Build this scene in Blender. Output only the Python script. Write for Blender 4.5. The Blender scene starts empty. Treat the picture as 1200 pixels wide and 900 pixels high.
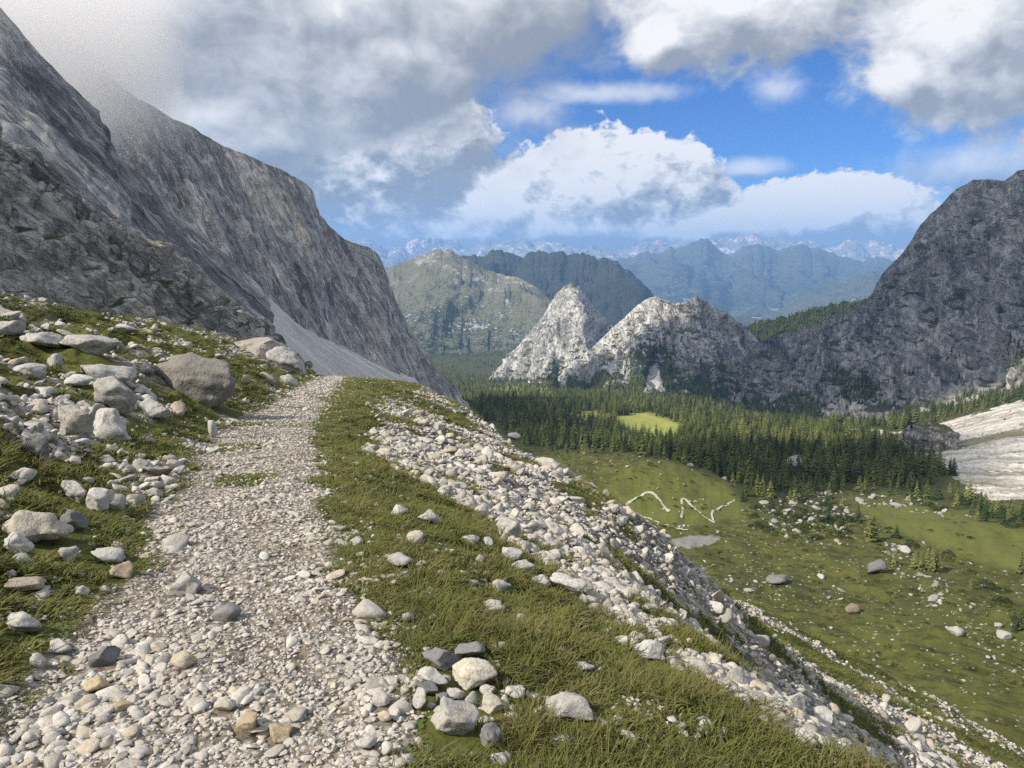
import bpy, bmesh, math, random
import numpy as np
from mathutils import Vector, Euler

random.seed(7)
RNG = np.random.default_rng(11)
S = bpy.context.scene
C = S.collection

# ------------------------------------------------------------------ camera
PITCH = math.radians(8.8)
FPX = 906.0
EYE = 1.6
cam_d = bpy.data.cameras.new("camera")
cam = bpy.data.objects.new("camera", cam_d)
C.objects.link(cam)
cam_d.sensor_width = 36.0
cam_d.lens = 36.0 * FPX / 1200.0
cam_d.clip_start = 0.1
cam_d.clip_end = 200000.0
cam.location = (0, 0, EYE)
cam.rotation_euler = (math.pi / 2 - PITCH, 0, 0)
S.camera = cam

# ------------------------------------------------------------------ light
SUN_DIR = Vector((-0.70, -0.30, 0.64)).normalized()
SUN_EL = math.asin(SUN_DIR.z)
SUN_AZ = math.atan2(SUN_DIR.x, SUN_DIR.y)
sun_d = bpy.data.lights.new("sun", 'SUN')
sun_d.energy = 5.0
sun_d.angle = math.radians(0.53)
sun_d.color = (1.0, 0.90, 0.77)
sun = bpy.data.objects.new("sun", sun_d)
C.objects.link(sun)
sun.rotation_euler = (-SUN_DIR).to_track_quat('-Z', 'Y').to_euler()
sun.location = (-50, -10, 60)

S.view_settings.view_transform = 'Standard'
S.view_settings.look = 'None'
S.view_settings.exposure = 0.3
S.cycles.sample_clamp_indirect = 3.0
S.cycles.sample_clamp_direct = 8.0
S.view_settings.gamma = 1.0
S.view_settings.use_curve_mapping = False
S.cycles.use_denoising = False
S.cycles.use_adaptive_sampling = False
S.cycles.denoiser = 'OPENIMAGEDENOISE'
S.cycles.denoising_input_passes = 'RGB_ALBEDO_NORMAL'
S.cycles.denoising_prefilter = 'NONE'
S.cycles.max_bounces = 4
S.cycles.diffuse_bounces = 2
S.cycles.volume_bounces = 5
S.cycles.transparent_max_bounces = 8
S.cycles.caustics_reflective = False
S.cycles.caustics_refractive = False


# ------------------------------------------------------------------ pixel <-> world (photo pixels 1200x900)
def pdir(px, py):
    px = np.asarray(px, float); py = np.asarray(py, float)
    u = (px - 600) / FPX; v = (450 - py) / FPX
    return np.stack([u, math.cos(PITCH) + v * math.sin(PITCH), v * math.cos(PITCH) - math.sin(PITCH) + 0 * u], -1)


def at(px, py, dist):
    d = pdir(px, py)
    t = np.asarray(dist, float) / d[..., 1]
    p = d * t[..., None]
    p[..., 2] += EYE
    return p


def to_px(p):
    x, y, z = p[..., 0], p[..., 1], p[..., 2] - EYE
    cp, sp = math.cos(PITCH), math.sin(PITCH)
    f = y * cp - z * sp
    up = y * sp + z * cp
    f = np.where(f < 1e-3, 1e-3, f)
    return 600 + FPX * x / f, 450 - FPX * up / f


def azel(px, py):
    d = pdir(px, py); d = d / np.linalg.norm(d)
    return math.degrees(math.atan2(d[0], d[1])), math.degrees(math.asin(d[2]))


# ------------------------------------------------------------------ numpy noise
_G = RNG.normal(size=(64 * 64 * 64, 3)).astype(np.float32)
_G /= np.linalg.norm(_G, axis=1)[:, None]


def perlin(p, seed=0):
    p = np.asarray(p, np.float32) + np.float32(seed * 17.37 + 0.5)
    i = np.floor(p).astype(np.int64); f = p - i
    w = f * f * f * (f * (f * 6 - 15) + 10)
    out = np.zeros(p.shape[:-1], np.float32)
    for dx in (0, 1):
        for dy in (0, 1):
            for dz in (0, 1):
                idx = (((i[..., 0] + dx) & 63) * 64 + ((i[..., 1] + dy) & 63)) * 64 + ((i[..., 2] + dz) & 63)
                g = _G[idx]
                dot = g[..., 0] * (f[..., 0] - dx) + g[..., 1] * (f[..., 1] - dy) + g[..., 2] * (f[..., 2] - dz)
                wx = w[..., 0] if dx else 1 - w[..., 0]
                wy = w[..., 1] if dy else 1 - w[..., 1]
                wz = w[..., 2] if dz else 1 - w[..., 2]
                out += dot * wx * wy * wz
    return out * 1.5


def fbm(p, octs=4, seed=0, gain=0.5, lac=2.03):
    a = 1.0; s = 0; f = 1.0
    for k in range(octs):
        s = s + a * perlin(p * f, seed + k * 3)
        a *= gain; f *= lac
    return s


def ridged(p, octs=4, seed=0, gain=0.5):
    a = 1.0; s = 0; f = 1.0
    for k in range(octs):
        s = s + a * (1 - 2 * np.abs(perlin(p * f, seed + k * 5)))
        a *= gain; f *= 2.07
    return s


def sst(x, a, b):
    t = np.clip((np.asarray(x, float) - a) / (b - a), 0, 1)
    return t * t * (3 - 2 * t)


def xy0(x, y, s):
    return np.stack([np.asarray(x) / s, np.asarray(y) / s, np.zeros_like(np.asarray(x, float))], -1)


# ------------------------------------------------------------------ node helper
class NT:
    def __init__(s, tree):
        s.t = tree; s.n = tree.nodes; s.l = tree.links

    def new(s, kind, **kw):
        n = s.n.new(kind)
        for k, v in kw.items():
            setattr(n, k, v)
        return n

    def put(s, sock, v):
        if isinstance(v, X): v = v.s
        if isinstance(v, bpy.types.NodeSocket): s.l.new(v, sock)
        else: sock.default_value = v

    def math(s, op, a, b=0.0, c=0.0, clamp=False):
        n = s.new('ShaderNodeMath', operation=op, use_clamp=clamp)
        s.put(n.inputs[0], a); s.put(n.inputs[1], b); s.put(n.inputs[2], c)
        return X(s, n.outputs[0])

    def vmath(s, op, a, b=None, scale=None):
        n = s.new('ShaderNodeVectorMath', operation=op)
        s.put(n.inputs[0], a)
        if b is not None: s.put(n.inputs[1], b)
        if scale is not None: s.put(n.inputs['Scale'], scale)
        return X(s, n.outputs['Value'] if op in ('DOT_PRODUCT', 'LENGTH') else n.outputs['Vector'])

    def noise(s, vec, scale, detail=4, rough=0.5, color=False, dist=0.0, lac=2.0):
        n = s.new('ShaderNodeTexNoise')
        s.put(n.inputs['Vector'], vec); s.put(n.inputs['Scale'], scale)
        n.inputs['Detail'].default_value = detail; n.inputs['Roughness'].default_value = rough
        n.inputs['Distortion'].default_value = dist; n.inputs['Lacunarity'].default_value = lac
        return X(s, n.outputs['Color' if color else 'Fac'])

    def voro(s, vec, scale, feature='F1', out='Distance', detail=0.0, rand=1.0):
        n = s.new('ShaderNodeTexVoronoi', feature=feature)
        s.put(n.inputs['Vector'], vec); s.put(n.inputs['Scale'], scale)
        if 'Detail' in n.inputs: n.inputs['Detail'].default_value = detail
        n.inputs['Randomness'].default_value = rand
        return X(s, n.outputs[out])

    def ss(s, x, a, b, lo=0.0, hi=1.0):
        n = s.new('ShaderNodeMapRange', interpolation_type='SMOOTHSTEP')
        s.put(n.inputs['Value'], x)
        for k, v in zip(('From Min', 'From Max', 'To Min', 'To Max'), (a, b, lo, hi)): s.put(n.inputs[k], v)
        return X(s, n.outputs['Result'])

    def lin(s, x, a, b, lo=0.0, hi=1.0):
        n = s.new('ShaderNodeMapRange')
        s.put(n.inputs['Value'], x)
        for k, v in zip(('From Min', 'From Max', 'To Min', 'To Max'), (a, b, lo, hi)): s.put(n.inputs[k], v)
        return X(s, n.outputs['Result'])

    def mix(s, f, a, b, blend='MIX'):
        n = s.new('ShaderNodeMix', data_type='RGBA', blend_type=blend)
        s.put(n.inputs[0], f)
        for i, v in ((6, a), (7, b)):
            if isinstance(v, tuple) and len(v) == 3: v = v + (1.0,)
            s.put(n.inputs[i], v)
        return X(s, n.outputs[2])

    def ramp(s, x, stops):
        n = s.new('ShaderNodeValToRGB')
        e = n.color_ramp.elements
        while len(e) < len(stops): e.new(0.5)
        for el, (p, c) in zip(e, stops):
            el.position = p; el.color = c + (1.0,)
        s.put(n.inputs[0], x)
        return X(s, n.outputs[0])

    def sep(s, v):
        n = s.new('ShaderNodeSeparateXYZ'); s.put(n.inputs[0], v)
        return [X(s, o) for o in n.outputs]

    def comb(s, x, y, z):
        n = s.new('ShaderNodeCombineXYZ')
        for i, v in enumerate((x, y, z)): s.put(n.inputs[i], v)
        return X(s, n.outputs[0])

    def attr(s, name, out='Fac'):
        n = s.new('ShaderNodeAttribute', attribute_name=name)
        return X(s, n.outputs[out])

    def obj_scale(s):
        n = s.new('ShaderNodeVectorTransform', vector_type='VECTOR', convert_from='OBJECT', convert_to='WORLD')
        n.inputs[0].default_value = (0.577, 0.577, 0.577)
        return s.vmath('LENGTH', X(s, n.outputs[0]))

    def bump(s, h, strength, distance, normal=None):
        n = s.new('ShaderNodeBump')
        n.inputs['Strength'].default_value = strength; s.put(n.inputs['Distance'], distance)
        s.put(n.inputs['Height'], h)
        if normal is not None: s.put(n.inputs['Normal'], normal)
        return X(s, n.outputs[0])


class X:
    def __init__(s, t, sock): s.t = t; s.s = sock
    def __add__(s, o): return s.t.math('ADD', s, o)
    __radd__ = __add__
    def __sub__(s, o): return s.t.math('SUBTRACT', s, o)
    def __rsub__(s, o): return s.t.math('SUBTRACT', o, s)
    def __mul__(s, o): return s.t.math('MULTIPLY', s, o)
    __rmul__ = __mul__
    def __truediv__(s, o): return s.t.math('DIVIDE', s, o)
    def max(s, o): return s.t.math('MAXIMUM', s, o)
    def min(s, o): return s.t.math('MINIMUM', s, o)
    def pow(s, o): return s.t.math('POWER', s, o)
    def abs(s): return s.t.math('ABSOLUTE', s)
    def clamp(s): return s.t.math('ADD', s, 0.0, clamp=True)


def material(name):
    m = bpy.data.materials.new(name); m.use_nodes = True
    t = NT(m.node_tree); b = m.node_tree.nodes['Principled BSDF']
    b.inputs['Roughness'].default_value = 0.9
    b.inputs['Specular IOR Level'].default_value = 0.15
    return m, t, b


def position(t):
    return X(t, t.new('ShaderNodeNewGeometry').outputs['Position'])


def up_facing(t):
    g = t.new('ShaderNodeNewGeometry')
    return t.sep(X(t, g.outputs['Normal']))[2]


# ------------------------------------------------------------------ sky
SKY_TINT = (0.30, 0.62, 1.05)


def build_world():
    w = bpy.data.worlds.new("World"); S.world = w; w.use_nodes = True
    t = NT(w.node_tree); t.n.clear()
    out = t.new('ShaderNodeOutputWorld'); bg = t.new('ShaderNodeBackground')
    t.l.new(bg.outputs[0], out.inputs[0])
    sky = t.new('ShaderNodeTexSky', sky_type='NISHITA')
    sky.sun_disc = False; sky.sun_elevation = SUN_EL; sky.sun_rotation = SUN_AZ
    sky.altitude = 2100; sky.air_density = 1.0; sky.dust_density = 0.5; sky.ozone_density = 3.0
    bg.inputs['Strength'].default_value = 0.1
    d = X(t, t.new('ShaderNodeTexCoord').outputs['Generated'])
    x, y, z = t.sep(d)
    E = t.math('ARCSINE', z) * (180 / math.pi)
    A = t.math('ARCTAN2', x, y) * (180 / math.pi)
    # turbulence carried on the direction itself
    k = 57.3 / FPX
    q = t.comb(x, y, z * 1.35)
    wv = t.vmath('SUBTRACT', t.noise(q, 9.0, 4, 0.55, color=True), (0.5, 0.5, 0.5))
    q1 = t.vmath('ADD', q, t.vmath('SCALE', wv, scale=0.05))
    away = t.ss(t.math('ABSOLUTE', A), 37.0, 52.0).max(t.ss(E, 20.0, 32.0))
    gen = t.noise(q, 1.9, 2, 0.5) * 4.2 - 1.98
    gen2 = gen - 0.12

    def blobs(bl, dA, dE):
        f = None
        for b in bl:
            a, e = azel(b[0], b[1]); rx, ry = b[2] * k, b[3] * k
            dx = (A + (dA - a)) / rx; de = E + (dE - e)
            dy = (de.max(0.0) / ry + de.min(0.0) / (b[4] * k)) if len(b) > 4 else de / ry
            v = 1.0 - t.math('SQRT', dx * dx + dy * dy)
            f = v if f is None else t.math('SMOOTH_MAX', f, v, 0.15)
        return f

    def layer(bl, scale, amp, detail, rough, soft, dA, dE, lum0, kl, lo, gmix=True):
        """cover, then light: what thins out towards the sun is bright, what thickens is grey"""
        off = (math.sin(math.radians(dA)), 0.0, math.sin(math.radians(dE)) * 1.35)
        out = []
        for o, a_, e_, g in (((0, 0, 0), 0.0, 0.0, gen), (off, dA, dE, gen2)):
            f = blobs(bl, a_, e_)
            if gmix: f = f * (1.0 - away) + g * away
            n = t.noise(t.vmath('ADD', q1, o), scale, detail, rough)
            n2 = t.noise(t.vmath('ADD', q1, o), scale * 2.7, 3, 0.5)
            out.append(f + (n - 0.5) * amp + (0.25 - (n2 - 0.5).abs()) * amp * 0.42)
        al = t.ss(out[0], -soft * 0.3, soft)
        lum = ((out[0] - out[1]) * kl + lum0).max(lo).min(1.0)
        return al, lum

    bank = layer([(715, 236, 136, 72, 50), (600, 246, 120, 62, 52), (455, 205, 130, 110, 85), (955, 256, 120, 46, 36), (1030, 262, 56, 40, 30), (830, 266, 120, 36, 30),
                  (690, 268, 380, 34, 24), (330, 190, 150, 80)], 12.0, 1.6, 6, 0.62, 0.11, -0.8, 1.4, 0.64, 1.45, 0.36)
    up = layer([(862, 10, 132, 62, 58), (775, 44, 44, 34, 34), (1155, 20, 128, 120, 106), (1060, 84, 40, 50, 40)], 9.0, 1.5, 6, 0.58, 0.32, -1.0, 1.6, 0.72, 0.80, 0.40)
    over = layer([(120, -10, 480, 170), (400, 10, 240, 120), (180, 150, 200, 100), (575, -5, 110, 90), (450, 60, 150, 100)], 5.0, 1.5, 7, 0.58, 0.42, -1.2, 1.6, 0.60, 0.9, 0.38)
    grey = layer([(1160, 196, 100, 30), (875, 197, 40, 12), (930, 236, 60, 16)], 9.0, 1.4, 5, 0.6, 0.9, -0.7, 1.2, 0.55, 0.5, 0.4, False)
    wisp = layer([(622, 131, 40, 20), (912, 101, 26, 18), (1030, 236, 60, 12), (700, 110, 100, 10)], 14.0, 2.0, 6, 0.62, 1.3, -0.7, 1.2, 0.85, 0.3, 0.6, False)
    horizon = t.ss(E + (t.noise(q, 14.0, 5, 0.6) - 0.5) * 3.5, 3.4, 0.8) * t.ss(E, -3.0, 0.5)

    def tone(l):
        c = t.ramp(l, [(0.30, (0.235, 0.265, 0.315)), (0.52, (0.42, 0.44, 0.475)), (0.74, (0.68, 0.695, 0.715)), (0.96, (1.0, 0.985, 0.965))])
        return t.mix(1.0, c, t.comb(8.7, 8.7, 8.7), 'MULTIPLY')

    col = t.mix(1.0, X(t, sky.outputs[0]), SKY_TINT, 'MULTIPLY')
    inside_ = 1.0 - away
    col = t.mix(grey[0] * 0.7 * inside_, col, tone(grey[1]))
    col = t.mix(wisp[0] * 0.65 * inside_, col, tone(wisp[1]))
    col = t.mix(horizon * 0.85, col, tone(t.noise(q, 22.0, 5, 0.6) * 0.6 + 0.62))
    col = t.mix(bank[0], col, tone(bank[1]))
    col = t.mix(up[0] * inside_, col, tone(up[1]))
    col = t.mix(over[0] * inside_, col, tone(over[1]))
    t.put(bg.inputs['Color'], col)
    w.cycles.sampling_method = 'MANUAL'
    w.cycles.sample_map_resolution = 512


build_world()


# ------------------------------------------------------------------ object helpers
def mesh_obj(name, verts, faces, mat=None, parent=None, smooth=False, link=True):
    me = bpy.data.meshes.new(name)
    verts = np.asarray(verts, np.float32); faces = np.asarray(faces, np.int32)
    me.vertices.add(len(verts)); me.vertices.foreach_set('co', verts.ravel())
    k = faces.shape[1]
    me.loops.add(faces.size); me.loops.foreach_set('vertex_index', faces.ravel())
    me.polygons.add(len(faces))
    me.polygons.foreach_set('loop_start', np.arange(0, faces.size, k, dtype=np.int32))
    if smooth: me.polygons.foreach_set('use_smooth', np.ones(len(faces), bool))
    me.update(calc_edges=True)
    if mat: me.materials.append(mat)
    o = bpy.data.objects.new(name, me)
    if link: C.objects.link(o)
    if parent: o.parent = parent
    return o


def add_attr(o, name, vals):
    a = o.data.attributes.new(name, 'FLOAT', 'POINT')
    a.data.foreach_set('value', np.asarray(vals, np.float32).ravel())


def grid_faces(nr, nc, wrap=False):
    r = np.arange(nr - 1)[:, None]; c = np.arange(nc if wrap else nc - 1)[None, :]
    a = r * nc + c; b = r * nc + (c + 1) % nc
    return np.stack([a, b, b + nc, a + nc], -1).reshape(-1, 4)


def tag(o, label=None, cat=None, group=None, kind=None):
    if label: o['label'] = label
    if cat: o['category'] = cat
    if group: o['group'] = group
    if kind: o['kind'] = kind
    return o


def empty(name, loc=(0, 0, 0), rz=0.0):
    o = bpy.data.objects.new(name, None); C.objects.link(o)
    o.location = loc; o.rotation_euler = (0, 0, rz); o.empty_display_size = 0.3
    return o


def scatter(name, pts, rots, scales, idx, protos, label, kind='stuff'):
    """One object of countless pieces: geometry nodes set a prototype mesh on every point."""
    me = bpy.data.meshes.new(name)
    pts = np.asarray(pts, np.float32)
    me.vertices.add(len(pts)); me.vertices.foreach_set('co', pts.ravel())
    for nm, v in (('rot', rots), ('scl', scales)):
        a = me.attributes.new(nm, 'FLOAT_VECTOR', 'POINT'); a.data.foreach_set('vector', np.asarray(v, np.float32).ravel())
    a = me.attributes.new('pick', 'INT', 'POINT'); a.data.foreach_set('value', np.asarray(idx, np.int32))
    o = bpy.data.objects.new(name, me); C.objects.link(o)
    g = bpy.data.node_groups.new(name + '_nodes', 'GeometryNodeTree')
    g.interface.new_socket('Geometry', in_out='INPUT', socket_type='NodeSocketGeometry')
    g.interface.new_socket('Geometry', in_out='OUTPUT', socket_type='NodeSocketGeometry')
    gi = g.nodes.new('NodeGroupInput'); go = g.nodes.new('NodeGroupOutput')
    ip = g.nodes.new('GeometryNodeInstanceOnPoints'); jn = g.nodes.new('GeometryNodeJoinGeometry')
    for pr in protos:
        oi = g.nodes.new('GeometryNodeObjectInfo'); oi.inputs['Object'].default_value = pr
        ti = g.nodes.new('GeometryNodeGeometryToInstance')
        g.links.new(oi.outputs['Geometry'], ti.inputs[0]); g.links.new(ti.outputs[0], jn.inputs[0])
    g.links.new(gi.outputs[0], ip.inputs['Points']); g.links.new(jn.outputs[0], ip.inputs['Instance'])
    ip.inputs['Pick Instance'].default_value = True
    for nm, ty, sk in (('rot', 'FLOAT_VECTOR', 'Rotation'), ('scl', 'FLOAT_VECTOR', 'Scale'), ('pick', 'INT', 'Instance Index')):
        na = g.nodes.new('GeometryNodeInputNamedAttribute'); na.data_type = ty; na.inputs['Name'].default_value = nm
        src = na.outputs['Attribute']
        if sk == 'Rotation':
            er = g.nodes.new('FunctionNodeEulerToRotation'); g.links.new(src, er.inputs[0]); src = er.outputs[0]
        g.links.new(src, ip.inputs[sk])
    g.links.new(ip.outputs[0], go.inputs[0])
    md = o.modifiers.new('scatter', 'NODES'); md.node_group = g
    o['label'] = label; o['kind'] = kind
    return o


# ------------------------------------------------------------------ terrain function
PY = [-6, 0, 2.3, 3.2, 5.6, 11.4, 16.7, 30, 43, 60, 100, 200, 400]
PX = [-0.65, -0.85, -1.06, -1.3, -2.05, -3.8, -4.8, -7.5, -9.9, -12, -16, -24, -40]
PZY = [-6, 0, 2.3, 3.2, 5.6, 11.4, 16.7, 30, 43, 50, 60, 100, 150, 300, 600, 5000]
PZ = [0.25, 0.06, 0.0, -0.05, -0.24, -0.95, -1.5, -3.0, -4.6, -5.9, -9, -28, -52, -120, -300, -2500]
HALF = 0.62


def path_x(y): return np.interp(y, PY, PX)
def path_z(y): return np.interp(y, PZY, PZ)
def crest_e(y): return np.interp(y, [0, 3, 5, 8, 12, 15, 22, 32, 45, 60], [1.6, 2.1, 2.5, 2.9, 4.6, 6.2, 6.5, 5.9, 4.0, 4.0])
def crest_d(y): return np.interp(y, [0, 3, 5, 8, 12, 15, 22, 32, 45, 60], [0.42, 0.56, 0.76, 1.0, 1.65, 2.15, 2.25, 1.7, 0.3, 0.3])


def floor_z(x, y):
    z = np.interp(y, [-400, 0, 100, 200, 310, 420, 500, 600, 900, 1000, 1500, 2000, 3500, 6000, 12000],
                  [-120, -92, -96, -104, -113, -128, -140, -152, -198, -207, -268, -336, -510, -600, -760])
    z = z + 26 * np.exp(-((x - 45) / 78) ** 2 - ((y - 420) / 62) ** 2)
    z = z + 0.28 * np.maximum(0, x - 0.5 * y - 10) * sst(y, 420, 700) * (1 - sst(y, 1100, 1500))
    z = z - 42 * sst(x / np.maximum(y, 1), 0.2, 0.38) * sst(y, 950, 1350)
    n = fbm(xy0(x, y, 60.0), 3, 4)
    z = z + 3.4 * n * sst(y, 40, 160) + 1.5 * fbm(xy0(x, y, 13.0), 3, 9) * sst(y, 60, 160) + 0.35 * ridged(xy0(x, y, 4.5), 2, 19) * sst(y, 60, 160) * (1 - sst(y, 420, 600))
    return z


def edge_e(x, y):
    px = path_x(y)
    wob = 0.22 * perlin(xy0(x, y, 1.3), 21) + 0.14 * perlin(xy0(x, y, 0.5), 22)
    return x - (px + HALF) + wob, (px - HALF) - x + wob


def ground_z(x, y):
    x = np.asarray(x, float); y = np.asarray(y, float)
    px = path_x(y)
    e = x - (px + HALF); d = (px - HALF) - x
    ec, dc = crest_e(y), crest_d(y)
    ep = np.clip(e, 0, None)
    inner = dc * (np.minimum(ep, ec) / ec) ** 1.35
    s = np.maximum(ep - ec, 0)
    outer = np.interp(s, [0, .5, 2, 10, 40, 120, 250, 600], [0, .36, 1.7, 9.2, 33, 77, 116, 187])
    fan = sst(x / np.maximum(y, 1.0), 0.21, 0.33) * (y > 0)
    outer = outer * (1 - fan) + fan * np.interp(s, [0, .5, 2, 6, 12, 40, 120, 250, 600], [0, .36, 1.75, 5.2, 9.2, 25, 66, 114, 187])
    dp = np.clip(d, 0, None)
    bank = np.interp(dp, [0, .5, 2, 4, 7, 10, 14, 20, 40, 100], [0, .10, .55, 1.3, 2.3, 2.75, 2.6, 1.4, -8, -40])
    h = path_z(y) - inner - outer + bank
    # relief
    side = sst(np.maximum(e, d), 0.0, 1.2)
    far = sst(y, 4, 20)
    h = h + side * (0.10 * fbm(xy0(x, y, 2.2), 3, 2) + 0.30 * far * fbm(xy0(x, y, 6.0), 2, 5))
    h = h + sst(d, 0.4, 2.0) * (0.22 * ridged(xy0(x, y, 1.9), 3, 31) - 0.06) * (0.6 + 0.8 * far)
    h = h + sst(s, 0.0, 3.0) * 0.35 * fbm(xy0(x, y, 4.0), 3, 7) * (0.3 + 0.7 * sst(s, 2, 20))
    h = h + 0.025 * fbm(xy0(x, y, 0.45), 3, 3) - 0.04 * (1 - side)
    # hummocks of turf
    v = floor_z(x, y)
    k = 6.0
    m = np.maximum(h, v)
    dlt = np.abs(h - v)
    return m + np.where(dlt < k, (k - dlt) ** 2 / (4 * k), 0)


def ray_hit(px, py, tmax=4000.0, tmin=0.9):
    px = np.atleast_1d(np.asarray(px, float)); py = np.atleast_1d(np.asarray(py, float))
    d = pdir(px, py); d /= np.linalg.norm(d, axis=-1)[:, None]
    t = np.full(len(px), float(tmin)); hit = np.zeros(len(px), bool); prev = t.copy()
    for _ in range(420):
        p = d * t[:, None]
        below = (p[:, 2] + EYE) < ground_z(p[:, 0], p[:, 1])
        hit |= below
        prev = np.where(hit, prev, t)
        t = np.where(hit, t, t * 1.022)
        if hit.all() or t.min() > tmax: break
    lo, hi = prev, t
    for _ in range(14):
        m = (lo + hi) / 2; p = d * m[:, None]
        b = (p[:, 2] + EYE) < ground_z(p[:, 0], p[:, 1])
        hi = np.where(b, m, hi); lo = np.where(b, lo, m)
    p = d * hi[:, None]; p[:, 2] += EYE
    return p, hi, hit


def inside(poly, px, py):
    poly = np.asarray(poly, float); r = np.zeros(np.shape(px), bool)
    j = len(poly) - 1
    for i in range(len(poly)):
        xi, yi = poly[i]; xj, yj = poly[j]
        c = ((yi > py) != (yj > py)) & (px < (xj - xi) * (py - yi) / (yj - yi + 1e-9) + xi)
        r ^= c; j = i
    return r


def zones(x, y):
    """path, rubble and other covers, 0..1"""
    e, d = edge_e(x, y)
    n1 = fbm(xy0(x, y, 1.6), 4, 41); n2 = fbm(xy0(x, y, 5.0), 3, 45)
    path = (1 - sst(np.maximum(e, d), -0.10, 0.22))
    # turf creeping into the trail in the middle distance
    path = path * (1 - 0.7 * sst(n1 + 0.1 * sst(y, 5, 12), 0.26, 0.7) * sst(y, 3.4, 6))
    gw = np.interp(y, [0, 2.5, 4, 6, 8, 11, 16, 25, 34, 44], [2.6, 2.1, 1.9, 1.7, 1.35, .9, 1.1, 1.6, 3.2, 4.0])
    ec = crest_e(y)
    band = sst(e + 0.35 * n1, gw - 0.15, gw + 0.25)
    s = e - ec
    n0 = fbm(xy0(x, y, 0.7), 3, 43)
    rub = band * (1 - 0.92 * sst(n1 * 0.7 + n2 * 0.6 + n0 * 0.45 + 0.05 * sst(y, 5, 14), 0.06, 0.42))
    # the lower slope: stripes of small stone in grass running down the fall line
    q = np.stack([(x - 0.25 * y) / 14.0, (y + 0.2 * x) / 5.0, 0 * x], -1)
    st = fbm(q, 3, 51)
    low = sst(s, 6, 16)
    rub = rub * (1 - low) + low * sst(st, -0.15, 0.4) * 0.85 * (1 - sst(s, 90, 140))
    bank = sst(d, 0.6, 1.4) * sst(n1 * 0.9 + n2 * 0.5, -0.12, 0.30)
    rub = np.maximum(rub, bank * 0.9)
    rub = np.maximum(rub, 0.75 * (1 - sst(d, 0.25, 1.0)) * sst(d, -0.1, 0.2) * sst(n1, -0.1, 0.4))
    rub = rub * (1 - sst(y, 110, 160))
    return path, np.clip(rub, 0, 1), e, d, s


FOREST = [(548, 474), (575, 466), (612, 464), (660, 463), (705, 466), (760, 476), (830, 488), (900, 494), (960, 503), (1030, 516),
          (1062, 530), (1100, 552), (1142, 583), (1150, 596), (1105, 590), (1060, 577), (1010, 573), (975, 578), (1000, 592), (990, 606),
          (960, 612), (905, 603), (878, 592), (858, 566), (812, 545), (745, 529), (690, 526), (640, 523), (602, 508), (570, 490)]
GLADE = [(716, 490), (758, 482), (798, 495), (800, 512), (764, 516), (730, 512)]
GLADE2 = [(662, 486), (700, 480), (722, 488), (705, 496), (676, 494)]
SCREE_R = [(1052, 530), (1085, 505), (1120, 492), (1205, 466), (1300, 440), (1300, 600), (1205, 585), (1165, 588), (1140, 575), (1105, 545)]
SUNLIT_KNOLL = [(718, 560), (745, 540), (775, 533), (812, 546), (856, 568), (876, 594), (846, 612), (800, 618), (752, 610), (724, 596)]  # knoll area whose grass is coloured brighter to stand in for sunshine
PAN = [(782, 630), (812, 627), (850, 629), (838, 637), (812, 644), (790, 641)]
CHUTE = [(774, 640), (792, 648), (812, 672), (830, 700), (848, 730), (862, 755), (850, 768), (828, 742), (806, 712), (788, 690), (775, 668)]
FLAT = [(1005, 590), (1060, 592), (1120, 602), (1200, 622), (1300, 640), (1300, 690), (1200, 672), (1130, 652), (1070, 628), (1020, 608)]
VALE = [(575, 452), (650, 452), (652, 461), (590, 464)]


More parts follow.
